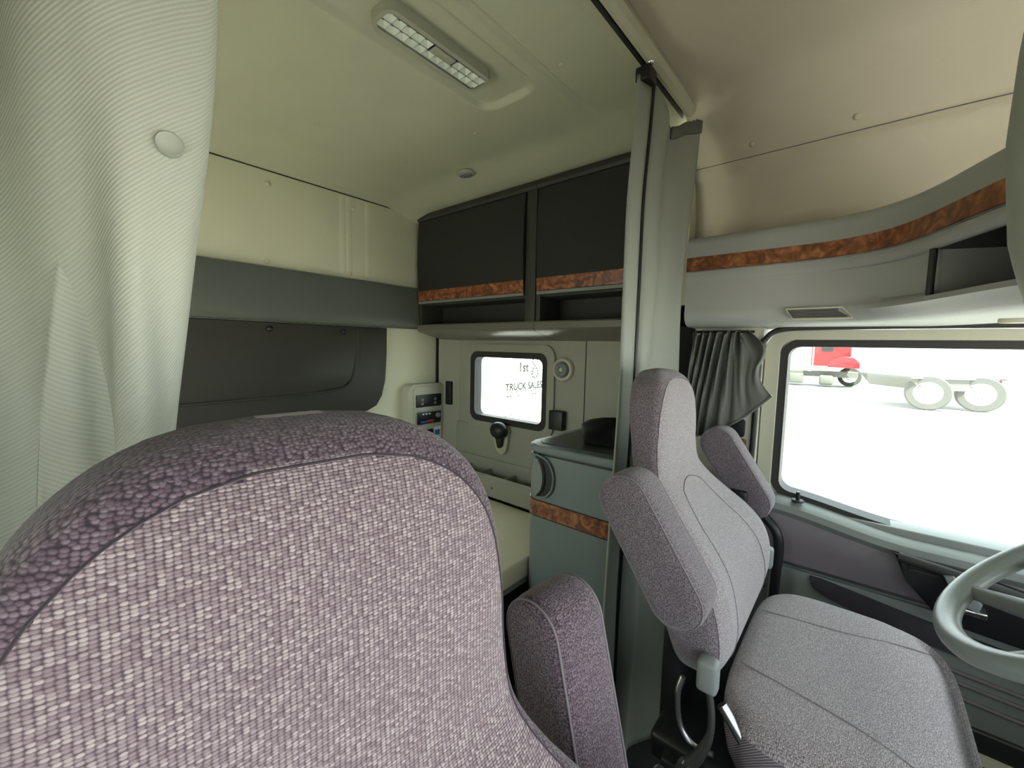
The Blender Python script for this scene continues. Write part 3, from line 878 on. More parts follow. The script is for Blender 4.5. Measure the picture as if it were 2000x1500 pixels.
bunk = empty('bunk', (-1.3, YM, 0.0))
tag(bunk, 'sleeper bunk with cream cloth top behind the seats', 'bunk')
box('bunk_mattress', (-1.915, -0.415, 0.425), (-0.868, 1.462, 0.50), M['mattress'], bunk, 0.012)
box('bunk_base', (-1.915, -0.415, 0.0), (-0.90, 1.462, 0.424), M['black'], bunk, 0.004)
box('bunk_edge', (-0.90, -0.415, 0.405), (-0.874, 1.462, 0.424), M['grey_plastic'], bunk, 0.003)

# ------------------------------------------------------------------ grey cabinet behind the driver seat
fc = empty('side_cabinet', (-0.70, 1.34, 0.0))
tag(fc, 'grey floor cabinet with burl band and recessed handle behind the curtain', 'cabinet')
def cab_outline(off):
    x0, x1, y0, y1, r = -0.862 - off, -0.515, 1.10 - off, 1.585, 0.05 + off
    pts = [(x1, y0), (x1, y1), (x0, y1)]
    for i in range(9):
        a = radians(180 + 90 * i / 8)
        pts.append((x0 + r + r * cos(a), y0 + r + r * sin(a)))
    return pts
prism('cabinet_body', cab_outline(0.0), 2, 0.0, 0.893, M['fridge'], fc)
prism('lid_gap', cab_outline(-0.004), 2, 0.892, 0.901, M['black'], fc)
prism('cabinet_lid', cab_outline(0.004), 2, 0.900, 0.926, M['fridge'], fc, 0.008)
prism('counter_mat', [(-0.525, 1.135), (-0.525, 1.57), (-0.835, 1.57), (-0.835, 1.15), (-0.82, 1.135)], 2, 0.925, 0.929, M['counter'], fc)
bo = cab_outline(0.002)[2:]
bo2 = cab_outline(0.004)
prism('wood_band', cab_outline(0.003), 2, 0.684, 0.736, M['wood'], fc)
prism('band_shadow_line', cab_outline(0.0035), 2, 0.736, 0.739, M['black'], fc)
prism('band_shadow_line', cab_outline(0.0035), 2, 0.681, 0.684, M['black'], fc)
D = [(p.x, p.y) for p in smooth_path([(-0.820, 0.882, 0), (-0.795, 0.890, 0), (-0.765, 0.878, 0), (-0.745, 0.845, 0), (-0.742, 0.815, 0), (-0.750, 0.782, 0), (-0.772, 0.758, 0), (-0.800, 0.752, 0), (-0.822, 0.760, 0)], 4, True)]
hd = prism('handle_cup', D, 1, 1.093, 1.104, M['rubber'], fc, 0.003)
tube('handle_rim', [(x, 1.094, z) for x, z in D], 0.004, M['fridge'], hd, 8, True)
prism('handle_grip', [(p.x, p.y) for p in smooth_path([(-0.816, 0.878, 0), (-0.795, 0.880, 0), (-0.780, 0.850, 0), (-0.776, 0.815, 0), (-0.782, 0.785, 0), (-0.798, 0.762, 0), (-0.816, 0.764, 0)], 4, True)], 1, 1.080, 1.095, M['grey_plastic'], hd, 0.004)

random.seed(3)
def bag_f(u, v):
    a = 2 * pi * u
    t = v
    r = [0.155, 0.16, 0.15, 0.12, 0.07, 0.005]
    k = interp(t, [0, 0.25, 0.5, 0.7, 0.88, 1.0], r)
    wob = 1 + 0.10 * sin(3 * a + 5 * t) + 0.06 * sin(7 * a + 2)
    z = 0.930 + 0.062 * interp(t, [0, .25, .5, .7, .88, 1], [0, .35, .62, .82, .95, 1.0]) * (1 + 0.18 * sin(2 * a + 1))
    return Vector((-0.655 + k * wob * cos(a) * 0.80, 1.39 + k * wob * sin(a), z))
bg = sheet('soft_bag', bag_f, 40, 14, M['cloth_black'], None, (0.6, 0.3))
tag(bg, 'black cloth bag lying on the grey cabinet', 'bag')

# ------------------------------------------------------------------ seats
zl = [0.655, 0.670, 0.69, 0.715, 0.75, 0.79, 0.83, 0.87, 0.91, 0.95, 0.985, 1.03, 1.08, 1.13, 1.160, 1.180, 1.195, 1.204, 1.208]
wv = [0.150, 0.185, 0.208, 0.226, 0.240, 0.243, 0.236, 0.216, 0.185, 0.155, 0.138, 0.133, 0.131, 0.124, 0.112, 0.096, 0.075, 0.050, 0.018]
xf = [-0.172, -0.158, -0.148, -0.140, -0.135, -0.138, -0.152, -0.182, -0.225, -0.266, -0.291, -0.299, -0.300, -0.303, -0.308, -0.315, -0.326, -0.341, -0.356]
xb = [-0.225, -0.230, -0.235, -0.240, -0.248, -0.260, -0.276, -0.296, -0.320, -0.342, -0.358, -0.368, -0.376, -0.384, -0.387, -0.388, -0.386, -0.381, -0.368]
def cr(xs, ys, x):
    """smooth interpolation of the table"""
    if x <= xs[0]: return ys[0]
    if x >= xs[-1]: return ys[-1]
    i = next(k for k in range(len(xs) - 1) if x <= xs[k + 1])
    t = (x - xs[i]) / (xs[i + 1] - xs[i])
    def sl(k):
        if k <= 0: return (ys[1] - ys[0]) / (xs[1] - xs[0])
        if k >= len(xs) - 1: return (ys[-1] - ys[-2]) / (xs[-1] - xs[-2])
        return (ys[k + 1] - ys[k - 1]) / (xs[k + 1] - xs[k - 1])
    h = xs[i + 1] - xs[i]
    return (2 * t ** 3 - 3 * t ** 2 + 1) * ys[i] + (t ** 3 - 2 * t ** 2 + t) * h * sl(i) + (-2 * t ** 3 + 3 * t ** 2) * ys[i + 1] + (t ** 3 - t ** 2) * h * sl(i + 1)
def back_pt(z, a, grow=0.0):
    w = cr(zl, wv, z) + grow
    f_, b_ = cr(zl, xf, z) + grow, cr(zl, xb, z) - grow
    c_, h_ = (f_ + b_) / 2, (f_ - b_) / 2
    n = 5.0
    ca, sa = cos(a), sin(a)
    x = c_ + h_ * math.copysign(abs(ca) ** (2 / n), ca)
    y = w * math.copysign(abs(sa) ** (2 / n), sa)
    # bolsters stand a little forward of the middle of the lumbar area
    if ca > 0:
        k = sstep(0.69, 0.80, z) * (1 - sstep(0.88, 0.97, z))
        x -= 0.018 * k * (1 - min(1.0, (abs(y) / (0.75 * w)) ** 2))
    return Vector((x, y, z))
def flat_uv(f, co):
    n = f.normal
    ax, ay, az = abs(n.x), abs(n.y), abs(n.z)
    if ay >= ax and ay >= az: return (co.x, co.z)
    if ax >= az: return (co.y, co.z)
    return (co.y, co.x)
def panel_w(z):
    """half width of the sewn front panel at height z"""
    if z > 1.188: return 0.0
    return 0.945 * cr(zl, wv, z + 0.019 * sstep(0.98, 1.10, z))
def build_seat(name, A, B, arm_y, arm_hw, KN, KS):
    root = empty(name, (0, 0, 0))
    # back cushion with integrated headrest
    bm = bmesh.new()
    uvl = bm.loops.layers.uv.new('UVMap')
    zs = []
    for a, b in zip(zl, zl[1:]):
        k = max(1, round((b - a) / 0.005))
        zs += [a + (b - a) * i / k for i in range(k)]
    zs.append(zl[-1])
    n = 160
    angs = [2 * pi * k / n for k in range(n)]
    rows = [[bm.verts.new(back_pt(z, a)) for a in angs] for z in zs]
    vacc = 0.0
    for j in range(len(rows) - 1):
        dv = (rows[j + 1][0].co - rows[j][0].co).length
        for k in range(n):
            k2 = (k + 1) % n
            q = (rows[j][k], rows[j][k2], rows[j + 1][k2], rows[j + 1][k])
            f_ = bm.faces.new(q)
            am = (angs[k] + pi / n)
            am = am if am <= pi else am - 2 * pi
            ym = sum(v.co.y for v in q) / 4
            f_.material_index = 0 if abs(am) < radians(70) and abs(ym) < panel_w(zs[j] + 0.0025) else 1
            f_.normal_update()
            for l, v, vv in zip(f_.loops, q, (vacc, vacc, vacc + dv, vacc + dv)):
                l[uvl].uv = (v.co.y, vv) if f_.material_index == 0 else flat_uv(f_, v.co)
        vacc += dv
    bm.faces.new(rows[0][::-1]); bm.faces.new(rows[-1])
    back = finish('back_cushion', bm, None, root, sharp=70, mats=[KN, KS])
    # seams
    def front_pt(y, z):
        w = cr(zl, wv, z)
        sa = min(1.0, (abs(y) / w)) ** 2.5
        return back_pt(z, math.copysign(math.asin(min(1, sa)), y), 0.0003)
    zz = [0.68 + i * 0.0124 for i in range(40)] + [1.170, 1.177, 1.183, 1.187, 1.188]
    edge = [front_pt(-panel_w(z), z) for z in zz] + [front_pt(panel_w(z), z) for z in zz[::-1]]
    tube('seam', edge, 0.0007, KS, back, 6)
    for s in (-1, 1):
        P = smooth_path([(s * 0.060, 0.955, 0), (s * 0.080, 0.92, 0), (s * 0.105, 0.87, 0), (s * 0.125, 0.81, 0), (s * 0.135, 0.75, 0), (s * 0.135, 0.69, 0)], 6)
        tube('seam', [front_pt(p.x, p.y) for p in P], 0.0011, M['seam'], back, 6)
    P = smooth_path([(-0.060, 0.955, 0), (-0.03, 0.966, 0), (0, 0.970, 0), (0.03, 0.966, 0), (0.060, 0.955, 0)], 6)
    tube('seam', [front_pt(p.x, p.y) for p in P], 0.0011, M['seam'], back, 6)
    # seat cushion
    bm = bmesh.new()
    uvl = bm.loops.layers.uv.new('UVMap')
    lev = [(0.515, 0.80), (0.54, 0.90), (0.575, 0.97), (0.61, 1.0), (0.632, 1.003), (0.645, 0.995), (0.656, 0.975), (0.664, 0.94), (0.669, 0.88), (0.672, 0.78), (0.673, 0.6), (0.672, 0.4), (0.670, 0.2)]
    cx, hx, hy = 0.012, 0.166, 0.262
    n = 80
    rows = []
    for z, k in lev:
        row = []
        for i in range(n):
            a = 2 * pi * i / n
            e = 2 / 4.2
            x = cx + hx * k * math.copysign(abs(cos(a)) ** e, cos(a))
            y = hy * k * math.copysign(abs(sin(a)) ** e, sin(a))
            zz = z
            if z > 0.66: zz -= 0.030 * max(0, (x - 0.06) / 0.12) ** 2 + 0.006 * (1 - (y / hy) ** 2)
            row.append(bm.verts.new((x, y, zz)))
        rows.append(row)
    for j in range(len(rows) - 1):
        for i in range(n):
            i2 = (i + 1) % n
            q = (rows[j][i], rows[j][i2], rows[j + 1][i2], rows[j + 1][i])
            f_ = bm.faces.new(q)
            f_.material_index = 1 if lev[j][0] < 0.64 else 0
            for l in f_.loops:
                co = l.vert.co
                l[uvl].uv = (co.y, co.x) if f_.material_index == 0 else (2 * pi * 0.25 * (i / n if l.vert in (rows[j][i], rows[j + 1][i]) else (i + 1) / n), co.z)
    bm.faces.new(rows[0][::-1])
    f_ = bm.faces.new(rows[-1])
    for l in f_.loops: l[uvl].uv = (l.vert.co.y, l.vert.co.x)
    cu = finish('seat_cushion', bm, None, root, sharp=70, mats=[KN, M['rib']])
    def cu_z(x, y): return 0.6735 - 0.030 * max(0, (x - 0.06) / 0.12) ** 2 - 0.006 * (1 - (y / 0.262) ** 2)
    for s in (-1, 1):
        P = smooth_path([(-0.135, s * 0.105, 0), (-0.08, s * 0.115, 0), (0.02, s * 0.135, 0), (0.10, s * 0.165, 0), (0.145, s * 0.19, 0)], 5)
        tube('seam', [(p.x, p.y, cu_z(p.x, p.y) - 0.0005) for p in P], 0.0011, M['seam'], cu, 6)
    # armrests folded up along the back
    def armrest(s):
        ax = (B - A).normalized(); pe = Vector((-ax.z, 0, ax.x)); pe = pe if pe.x > 0 else -pe
        hw = arm_hw
        out = []
        for i in range(15):
            a = pi * i / 14
            out.append(A - ax * hw * sin(a) * 1.0 + pe * hw * cos(a))
        for i in range(15):
            a = pi * i / 14
            out.append(B + ax * hw * sin(a) * 1.0 - pe * hw * cos(a))
        bm = bmesh.new()
        uvl = bm.loops.layers.uv.new('UVMap')
        cen = (A + B) / 2
        y0 = s * arm_y
        prof = [(-0.039, 0.50), (-0.0388, 0.78), (-0.036, 0.90), (-0.031, 0.965), (-0.022, 0.995), (0.022, 0.995), (0.031, 0.965), (0.036, 0.90), (0.0388, 0.78), (0.039, 0.50)]
        rows = []
        for dy, k in prof:
            off = (1 - k) * hw
            row = []
            for p in out:
                # shrink towards the capsule's own spine
                t = max(0, min((B - A).length, (p - A).dot(ax)))
                sp = A + ax * t
                q = sp + (p - sp) * k
                row.append(bm.verts.new((q.x, y0 + dy, q.z)))
            rows.append(row)
        n = len(out)
        for j in range(len(rows) - 1):
            for i in range(n):
                i2 = (i + 1) % n
                f_ = bm.faces.new((rows[j][i], rows[j][i2], rows[j + 1][i2], rows[j + 1][i]))
        bm.faces.new(rows[0][::-1]); bm.faces.new(rows[-1])
        for f_ in bm.faces:
            f_.normal_update()
            for l in f_.loops: l[uvl].uv = flat_uv(f_, l.vert.co)
        o = finish('armrest', bm, KS, root, sharp=70)
        for e in (-1, 1):
            tube('seam', [(p.x, y0 + e * 0.0355, p.z) for p in [A + (q - A) if False else (lambda t: (A + ax * t) + (q - (A + ax * t)) * 0.93)(max(0, min((B - A).length, (q - A).dot(ax)))) for q in out]], 0.0013, M['seam'], o, 6, True)
    armrest(-1); armrest(1)
    # frame, recliner covers, base
    for s in (-1, 1):
        box('recliner_cover', (-0.172, s * 0.258 - 0.014, 0.700), (-0.140, s * 0.258 + 0.014, 0.755), M['grey_plastic'], root, 0.008)
        box('armrest_bracket', (-0.245, s * 0.246 - 0.010, 0.83), (-0.205, s * 0.246 + 0.010, 0.89), M['black'], root, 0.004)
    box('seat_pan', (-0.255, -0.235, 0.495), (0.145, 0.235, 0.548), M['black'], root, 0.012)
    box('back_pan', (-0.262, -0.17, 0.50), (-0.225, 0.17, 0.72), M['black'], root, 0.01)
    bl = bmesh.new()
    for k in range(7):
        z = 0.12 + k * 0.054
        add_box(bl, (-0.20, -0.19, z), (0.10, 0.19, z + 0.05), 0.018)
    finish('suspension_bellows', bl, M['rubber'], root)
    box('seat_base', (-0.24, -0.22, 0.0), (0.15, 0.22, 0.125), M['black'], root, 0.015)
    tube('adjust_lever', smooth_path([(-0.152, -0.262, 0.705), (-0.144, -0.272, 0.672), (-0.144, -0.280, 0.640), (-0.158, -0.286, 0.602), (-0.178, -0.288, 0.570)], 5), [0.0055] * 9 + [0.0055 + 0.0007 * k for k in range(12)], M['rubber'], root, 8)
    cyl('lever_bolt', (-0.174, -0.288, 0.578), (-0.174, -0.304, 0.580), 0.012, M['chrome'], root)
    box('belt_anchor', (-0.215, -0.29, 0.50), (-0.160, -0.262, 0.566), M['black'], root, 0.006)
    tube('frame_rod', smooth_path([(-0.195, -0.255, 0.70), (-0.20, -0.262, 0.67), (-0.192, -0.265, 0.62), (-0.168, -0.265, 0.598), (-0.14, -0.262, 0.60)], 5), 0.005, M['steel'], root, 8)
    tube('tilt_rod', [(-0.138, -0.235, 0.67), (-0.09, -0.24, 0.615)], 0.009, M['steel'], root, 8)
    box('belt_buckle', (-0.165, 0.235, 0.655), (-0.150, 0.262, 0.705), M['black'], root, 0.003)
    return root
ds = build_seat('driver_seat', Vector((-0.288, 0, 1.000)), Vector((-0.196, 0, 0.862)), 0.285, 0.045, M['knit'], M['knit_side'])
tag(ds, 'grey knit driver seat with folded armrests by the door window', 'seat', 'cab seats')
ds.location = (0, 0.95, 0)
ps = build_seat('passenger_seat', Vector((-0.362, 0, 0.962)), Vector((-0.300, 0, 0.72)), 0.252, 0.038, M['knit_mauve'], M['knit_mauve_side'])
tag(ps, 'large mauve-grey knit passenger seat filling the foreground', 'seat', 'cab seats')
ps.rotation_euler = (0, 0, -0.098)
ps.location = (0.106 - 0.25 + 0.25 * cos(-0.098), 0.089 + 0.25 * sin(-0.098), 0)

# ------------------------------------------------------------------ curtains
def poly_curve(pts, t):
    """point at parameter t (0..1) along a smooth open curve given by pts"""
    n = len(pts) - 1
    i = min(n - 1, int(t * n)); f_ = t * n - i
    P = [Vector(p) for p in pts]
    p1, p2 = P[i], P[i + 1]
    p0 = P[i - 1] if i > 0 else p1
    p3 = P[i + 2] if i + 2 <= n else p2
    return 0.5 * ((2 * p1) + (p2 - p0) * f_ + (2 * p0 - 5 * p1 + 4 * p2 - p3) * f_ ** 2 + (3 * p1 - p0 - 3 * p2 + p3) * f_ ** 3)

# driver side: drawn back beside the floor cabinet
dc = empty('sleeper_curtain', (-0.46, 1.15, 0.0))
tag(dc, 'long grey sleeper curtain hanging from the rail behind the driver seat', 'curtain', 'sleeper curtains')
pa_t = [(-0.478, 1.030), (-0.470, 1.060), (-0.466, 1.085), (-0.492, 1.100), (-0.462, 1.120), (-0.452, 1.160), (-0.462, 1.200), (-0.452, 1.240), (-0.440, 1.265), (-0.412, 1.318), (-0.435, 1.325)]
pa_m = [(-0.478, 1.000), (-0.470, 1.030), (-0.466, 1.052), (-0.492, 1.065), (-0.462, 1.085), (-0.452, 1.125), (-0.464, 1.170), (-0.452, 1.220), (-0.440, 1.268), (-0.433, 1.296), (-0.450, 1.32)]
pa_b = [(-0.478, 0.965), (-0.470, 0.995), (-0.466, 1.015), (-0.495, 1.03), (-0.462, 1.048), (-0.452, 1.090), (-0.472, 1.150), (-0.452, 1.21), (-0.430, 1.262), (-0.400, 1.300), (-0.410, 1.34)]
def top_z(t):
    return interp(t, [0, 0.38, 0.5, 0.62, 1.0], [1.948, 1.940, 1.885, 1.870, 1.932])
def dcur(u, v):
    a = poly_curve([(x, y, 0) for x, y in pa_t], u); b = poly_curve([(x, y, 0) for x, y in pa_b], u)
    m_ = poly_curve([(x, y, 0) for x, y in pa_m], u)
    p = a.lerp(m_, sstep(0, 0.19, v)) if v < 0.19 else m_.lerp(b, sstep(0.36, 0.75, v))
    z = top_z(u) * (1 - v) + 0.012 * v
    s = 0.006 * sin(9 * v + 14 * u) * sstep(0.1, 0.5, v) * sstep(0.3, 0.5, u)
    return Vector((p.x + s + 0.004 * sin(23 * v + 5 * u) * sstep(0.35, 0.6, u), p.y, z))
sheet('curtain_cloth', dcur, 110, 90, M['curtain'], dc, (0.6, 1.95), 0.003)
def hem(u, v):
    p = dcur(0.005 + 0.028 * u, v)
    return Vector((p.x + 0.006, p.y - 0.006, p.z))
sheet('curtain_hem', lambda u, v: Vector((dcur(0.0, v).x + 0.012 * u, dcur(0.0, v).y - 0.006 + 0.050 * u, dcur(0, v).z - 0.02)), 4, 60, M['curtain'], dc, (0.05, 1.95), 0.006)
tube('hem_edge', [dcur(0.205, v / 30) + Vector((0.004, -0.003, 0)) for v in range(31)], 0.0055, M['black'], dc, 8)  # black tube put in for the shadow line beside the hem
box('curtain_glider', (-0.488, 1.028, 1.915), (-0.452, 1.075, 1.9485), M['black'], dc, 0.003)
sheet('top_hem', lambda u, v: dcur(0.62 + 0.36 * u, 0.0 + 0.018 * v) + Vector((0.006, -0.003, 0)), 24, 3, M['curtain_dark'], dc, (0.2, 0.04), 0.003)

# passenger side: beside the camera
pc = empty('sleeper_curtain', (-0.47, 0.0, 0.0))
tag(pc, 'pale grey twill curtain with a snap button at the left edge', 'curtain', 'sleeper curtains')
qt = [(-0.56, -0.36), (-0.52, -0.25), (-0.54, -0.14), (-0.58, -0.07), (-0.610, -0.035), (-0.570, -0.004), (-0.492, 0.010), (-0.464, 0.034), (-0.460, 0.064), (-0.463, 0.096), (-0.472, 0.128), (-0.492, 0.134), (-0.52, 0.11), (-0.53, 0.05)]
qb = [(-0.56, -0.36), (-0.52, -0.25), (-0.54, -0.14), (-0.60, -0.08), (-0.640, -0.050), (-0.625, -0.015), (-0.585, 0.024), (-0.540, 0.054), (-0.474, 0.047), (-0.467, 0.062), (-0.478, 0.076), (-0.495, 0.082), (-0.52, 0.06), (-0.53, 0.0)]
def pcur(u, v):
    z = 1.945 * (1 - v) + 0.012 * v
    a = poly_curve([(x, y, 0) for x, y in qt], u); b = poly_curve([(x, y, 0) for x, y in qb], u)
    k = sstep(1.60, 1.05, z) if False else 1 - sstep(1.05, 1.60, z)
    p = a.lerp(b, k)
    low = 1 - sstep(1.20, 1.42, z)
    w = 0.0045 * sin(170 * p.y + 1.0 + 2.0 * z) * low
    return Vector((p.x + w, p.y, z))
sheet('curtain_cloth', pcur, 150, 90, M['curtain_light'], pc, (0.75, 1.95), 0.003)
lathe('curtain_snap', [(0.0100, -0.002), (0.0102, 0.003), (0.0092, 0.0045), (0.0080, 0.0035), (0.004, 0.0018), (0.001, 0.0015)], (-0.4610, 0.090, 1.414), (1, -0.12, 0), M['curtain_light'], pc, 24)

# little curtain bunched at the door window
wcn = empty('window_curtain', (-0.33, 1.37, 1.0))
tag(wcn, 'dark grey pleated window curtain bunched beside the driver headrest', 'curtain')
def wcur(u, v):
    # u runs from the gathered side to the free corner, v from the rod down
    top = Vector((-0.418 + 0.153 * u, 1.372, 1.306 + 0.006 * sin(40 * u)))
    bot = poly_curve([(-0.42, 1.374, 1.02), (-0.41, 1.372, 1.00), (-0.392, 1.366, 0.985), (-0.365, 1.36, 0.992), (-0.315, 1.352, 1.018), (-0.255, 1.345, 1.062), (-0.188, 1.335, 1.130)], u)
    p = top.lerp(bot, v)
    free = sstep(0.8, 1.0, u)
    p.x += free * (0.030 * sin(pi * min(1, v / 0.55)) if v < 0.55 else -0.012 * sin(pi * (v - 0.55) / 0.45))
    amp = (0.016 * (1 - 0.55 * v)) * (1 - 0.75 * sstep(0.62, 0.85, u) * sstep(0.1, 0.4, v))
    p.y += amp * sin(2 * pi * (7.5 * u + 0.9 * v)) + 0.006 * sin(2 * pi * 16 * u + 3 * v) * (1 - v) - 0.02 * sin(pi * v)
    p.z += 0.004 * sin(2 * pi * 7.5 * u) * (1 - v)
    return p
sheet('curtain_cloth', wcur, 160, 50, M['curtain_dark'], wcn, (0.5, 0.32), 0.002)
tube('curtain_welt', [wcur(u / 40, 1.0) for u in range(41)], 0.004, M['curtain_dark'], wcn, 8)
bmr = cyl('curtain_rod', (-0.42, 1.385, 1.309), (-0.25, 1.385, 1.309), 0.004, M['rubber'], wcn)

# ------------------------------------------------------------------ steering wheel and dashboard
stw = empty('steering_wheel', (0.28, 0.97, 0.93))
tag(stw, 'grey steering wheel in front of the driver seat', 'steering wheel')
tl = radians(50)
wc_ = Vector((0.285, 0.97, 0.925))
e1, e2 = Vector((0, 1, 0)), Vector((sin(tl), 0, cos(tl)))
wn = Vector((-cos(tl), 0, sin(tl)))
tube('wheel_rim', [wc_ + 0.192 * (cos(2 * pi * k / 64) * e1 + sin(2 * pi * k / 64) * e2) for k in range(64)], 0.0175, M['wheel_grip'], stw, 14, True)
hub = wc_ - wn * 0.045
lathe('wheel_hub', [(0.085, -0.03), (0.088, 0.0), (0.075, 0.022), (0.05, 0.030), (0.004, 0.032)], hub, wn, M['grey_plastic'], stw, 32)
for k, ang in enumerate((195, -15, 232, 308)):
    a = radians(ang)
    d = cos(a) * e1 + sin(a) * e2
    tube('wheel_spoke', [hub + 0.07 * d, hub + 0.12 * d + wn * 0.010, wc_ + 0.186 * d - wn * 0.004], [0.020, 0.016, 0.012], M['grey_plastic'], stw, 10)
tube('steering_column', [hub - wn * 0.02, hub - wn * 0.24], 0.045, M['black'], stw, 16)
dash = empty('dashboard', (0.7, YM, 0.4))
tag(dash, 'dark dashboard beyond the steering wheel', 'dashboard')
prism('dash_body', [(0.60, 0.42), (0.54, 0.50), (0.52, 0.62), (0.58, 0.70), (0.68, 0.73), (0.895, 0.70), (0.895, 0.42)], 1, -0.41, 1.38, M['door_dark'], dash, 0.01)
prism('gauge_hood', [(0.55, 0.66), (0.53, 0.72), (0.56, 0.80), (0.62, 0.81), (0.72, 0.74)], 1, 0.70, 1.26, M['black'], dash, 0.01)

ped = box('brake_pedal', (0.36, 1.10, 0.16), (0.39, 1.20, 0.24), M['steel'], None, 0.006)
tag(ped, 'bright metal pedal low in front of the driver seat', 'pedal')
prism('pedal_arm', [(0.375, 0.20), (0.385, 0.22), (0.52, 0.44), (0.535, 0.43)], 1, 1.14, 1.16, M['black'], ped)

# ------------------------------------------------------------------ the yard outside
def wheel(c, r, w, parent, name='trailer_wheel'):
    """wheel facing -Y, centre c"""
    t = lathe(name, [(r * 0.62, -w / 2), (r * 0.93, -w / 2), (r, -w * 0.32), (r, w * 0.32), (r * 0.93, w / 2), (r * 0.62, w / 2)], c, (0, -1, 0), M['tyre'], parent, 36, True)
    lathe('rim', [(r * 0.66, w * 0.30), (r * 0.66, w * 0.46), (r * 0.60, w * 0.46), (r * 0.54, w * 0.30), (r * 0.30, w * 0.20), (r * 0.22, w * 0.20), (r * 0.20, w * 0.40), (r * 0.02, w * 0.42)], c, (0, -1, 0), M['white_paint'], t, 32)
    bm = bmesh.new()
    for k in range(10):
        a = 2 * pi * k / 10
        add_cyl(bm, (c[0] + r * 0.28 * cos(a), c[1] - w * 0.18, c[2] + r * 0.28 * sin(a)), (c[0] + r * 0.28 * cos(a), c[1] - w * 0.32, c[2] + r * 0.28 * sin(a)), r * 0.035, n=8)
    finish('lug_nuts', bm, M['trailer_grey'], t)
    return t
tr = empty('flatbed_trailer', (2.2, 19.6, -0.5))
tag(tr, 'grey trailer with two large white-rimmed wheels seen through the door window', 'trailer')
wheel((1.62, 18.75, 0.06), 0.56, 0.30, tr)
wheel((2.86, 19.55, 0.06), 0.56, 0.30, tr)
bm = bmesh.new()
dirv = Vector((1.24, 0.80, 0)).normalized(); perp = Vector((-dirv.y, dirv.x, 0))
def quadbox(name, o, a0, a1, b0, b1, z0, z1, mat, parent, taper=0.0):
    bm = bmesh.new()
    P = []
    for z, tp in ((z0, taper), (z1, 0)):
        for a, b in ((a0 + tp, b0), (a1 - tp, b0), (a1 - tp, b1), (a0 + tp, b1)):
            q = Vector(o) + dirv * a + perp * b
            P.append(bm.verts.new((q.x, q.y, z)))
    bm.faces.new(P[0:4][::-1]); bm.faces.new(P[4:8])
    for i in range(4): bm.faces.new((P[i], P[(i + 1) % 4], P[4 + (i + 1) % 4], P[4 + i]))
    return finish(name, bm, mat, parent)
o_ = (1.62, 18.75, 0)
quadbox('trailer_bed', o_, -0.50, 2.0, 0.02, 2.3, 0.14, 0.50, M['trailer_grey'], tr, 0.30)
quadbox('trailer_deck', o_, -0.55, 2.15, -0.05, 2.35, 0.50, 0.57, M['trailer_grey'], tr)
quadbox('mud_flap', o_, 2.02, 2.06, 0.0, 0.6, 0.02, 0.50, M['rubber'], tr)
for k in range(3):
    quadbox('marker_light', o_, 1.45 + 0.25 * k, 1.60 + 0.25 * k, -0.07, -0.05, 0.51, 0.56, M['red_paint'], tr)

tk = empty('parked_truck', (-2.0, 27.0, -0.5))
tag(tk, 'red tractor truck parked far off, seen through the door window', 'truck')
cabp = [(-2.05, 0.60), (-2.05, 3.6), (-0.9, 3.6), (-0.55, 2.4), (-0.5, 0.60)]
prism('truck_cab', cabp, 1, 27.0, 29.2, M['red_paint'], tk, 0.08)
prism('truck_fender', [(-1.45, 0.55), (-1.3, 0.95), (-0.9, 1.12), (-0.4, 1.08), (-0.15, 0.80), (-0.15, 0.52)], 1, 26.85, 27.1, M['red_paint'], tk, 0.03)
prism('cab_window', rrect(-1.75, -1.25, 1.35, 1.9, 0.08), 1, 26.96, 27.02, M['black'], tk)
box('chassis_frame', (-4.6, 27.4, 0.02), (-0.2, 28.6, 0.30), M['trailer_grey'], tk)
box('fuel_tank', (-1.75, 26.9, -0.38), (-1.15, 27.5, 0.12), M['trailer_grey'], tk, 0.1)
box('battery_box', (-3.05, 26.95, -0.35), (-2.45, 27.4, 0.16), M['trailer_grey'], tk, 0.05)
for x, y in ((-3.75, 27.25), (-0.55, 28.9)): wheel((x, y, 0.02), 0.52, 0.3, tk, 'truck_wheel')
cyl('exhaust_stack', (-2.2, 27.2, 0.3), (-2.2, 27.2, 3.8), 0.08, M['chrome'], tk)

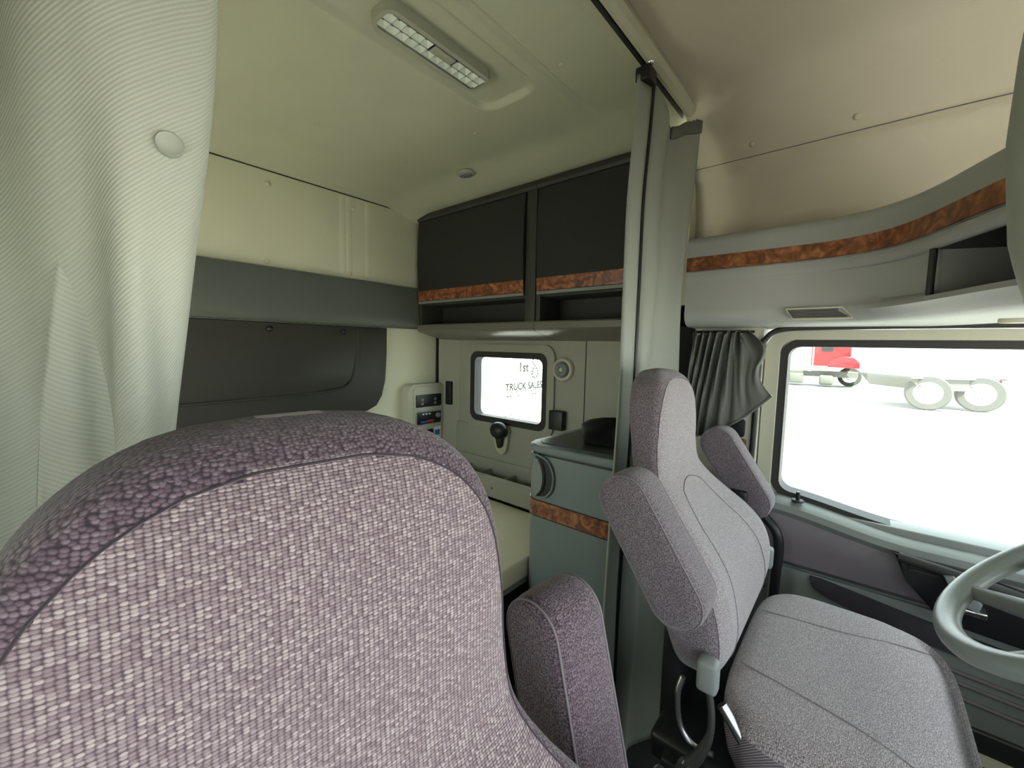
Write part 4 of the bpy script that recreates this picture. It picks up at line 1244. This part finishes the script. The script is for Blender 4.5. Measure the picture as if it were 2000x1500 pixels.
sgn = box('sign_wall', (-6.3, 2.0, -0.5), (-6.0, 13.0, 3.2), M['sign_white'])
tag(sgn, 'white sign wall with truck sales lettering outside the sleeper window', 'sign')
def text(name, s, y, z, size, parent, bold=0.0):
    cu = bpy.data.curves.new(name, 'FONT')
    cu.body = s
    cu.size = size
    cu.extrude = 0.004
    cu.offset = bold
    tmp = bpy.data.objects.new(name + '_tmp', cu)
    COL.objects.link(tmp)
    dg = bpy.context.evaluated_depsgraph_get()
    me = bpy.data.meshes.new_from_object(tmp.evaluated_get(dg))
    bpy.data.objects.remove(tmp)
    me.transform(Matrix(((0, 0, 1, -5.994), (1, 0, 0, y), (0, 1, 0, z), (0, 0, 0, 1))))
    me.materials.clear(); me.materials.append(M['sign_grey'])
    o = bpy.data.objects.new(name, me)
    COL.objects.link(o)
    o.parent = parent
    return o
text('lettering', 'TRUCK SALES', 6.86, 0.280, 0.225, sgn, 0.004)
text('lettering', '1st', 7.30, 0.690, 0.31, sgn, 0.004)
for z, r in ((0.93, 0.115), (0.655, 0.145)):
    lathe('logo_ring', [(r, 0), (r, 0.004), (r * 0.55, 0.004), (r * 0.55, 0)], (-5.999, 7.93, z), (1, 0, 0), M['sign_grey'], sgn, 32, True)
    lathe('logo_core', [(r * 0.55, 0), (r * 0.55, 0.005), (0.01, 0.005)], (-5.999, 7.93, z), (1, 0, 0), M['sign_white'], sgn, 32)
    for k in range(10):
        a = 2 * pi * k / 10
        dome('logo_hole', (-5.9955, 7.93 + r * 0.78 * cos(a), z + r * 0.78 * sin(a)), (1, 0, 0), r * 0.14, 0.004, M['sign_white'], sgn, 8, 2)
box('logo_underline', (-6.0, 6.90, 0.225), (-5.996, 8.10, 0.240), M['sign_grey'], sgn)
for k in range(5):
    box('fine_print', (-6.0, 6.55 + 0.24 * k, -0.30), (-5.996, 6.72 + 0.24 * k, -0.285), M['sign_grey'], sgn)
for y in (6.92, 7.02, 7.30, 7.85, 7.95):
    box('fine_print', (-6.0, y, 0.13), (-5.996, y + 0.06, 0.16), M['sign_grey'], sgn)
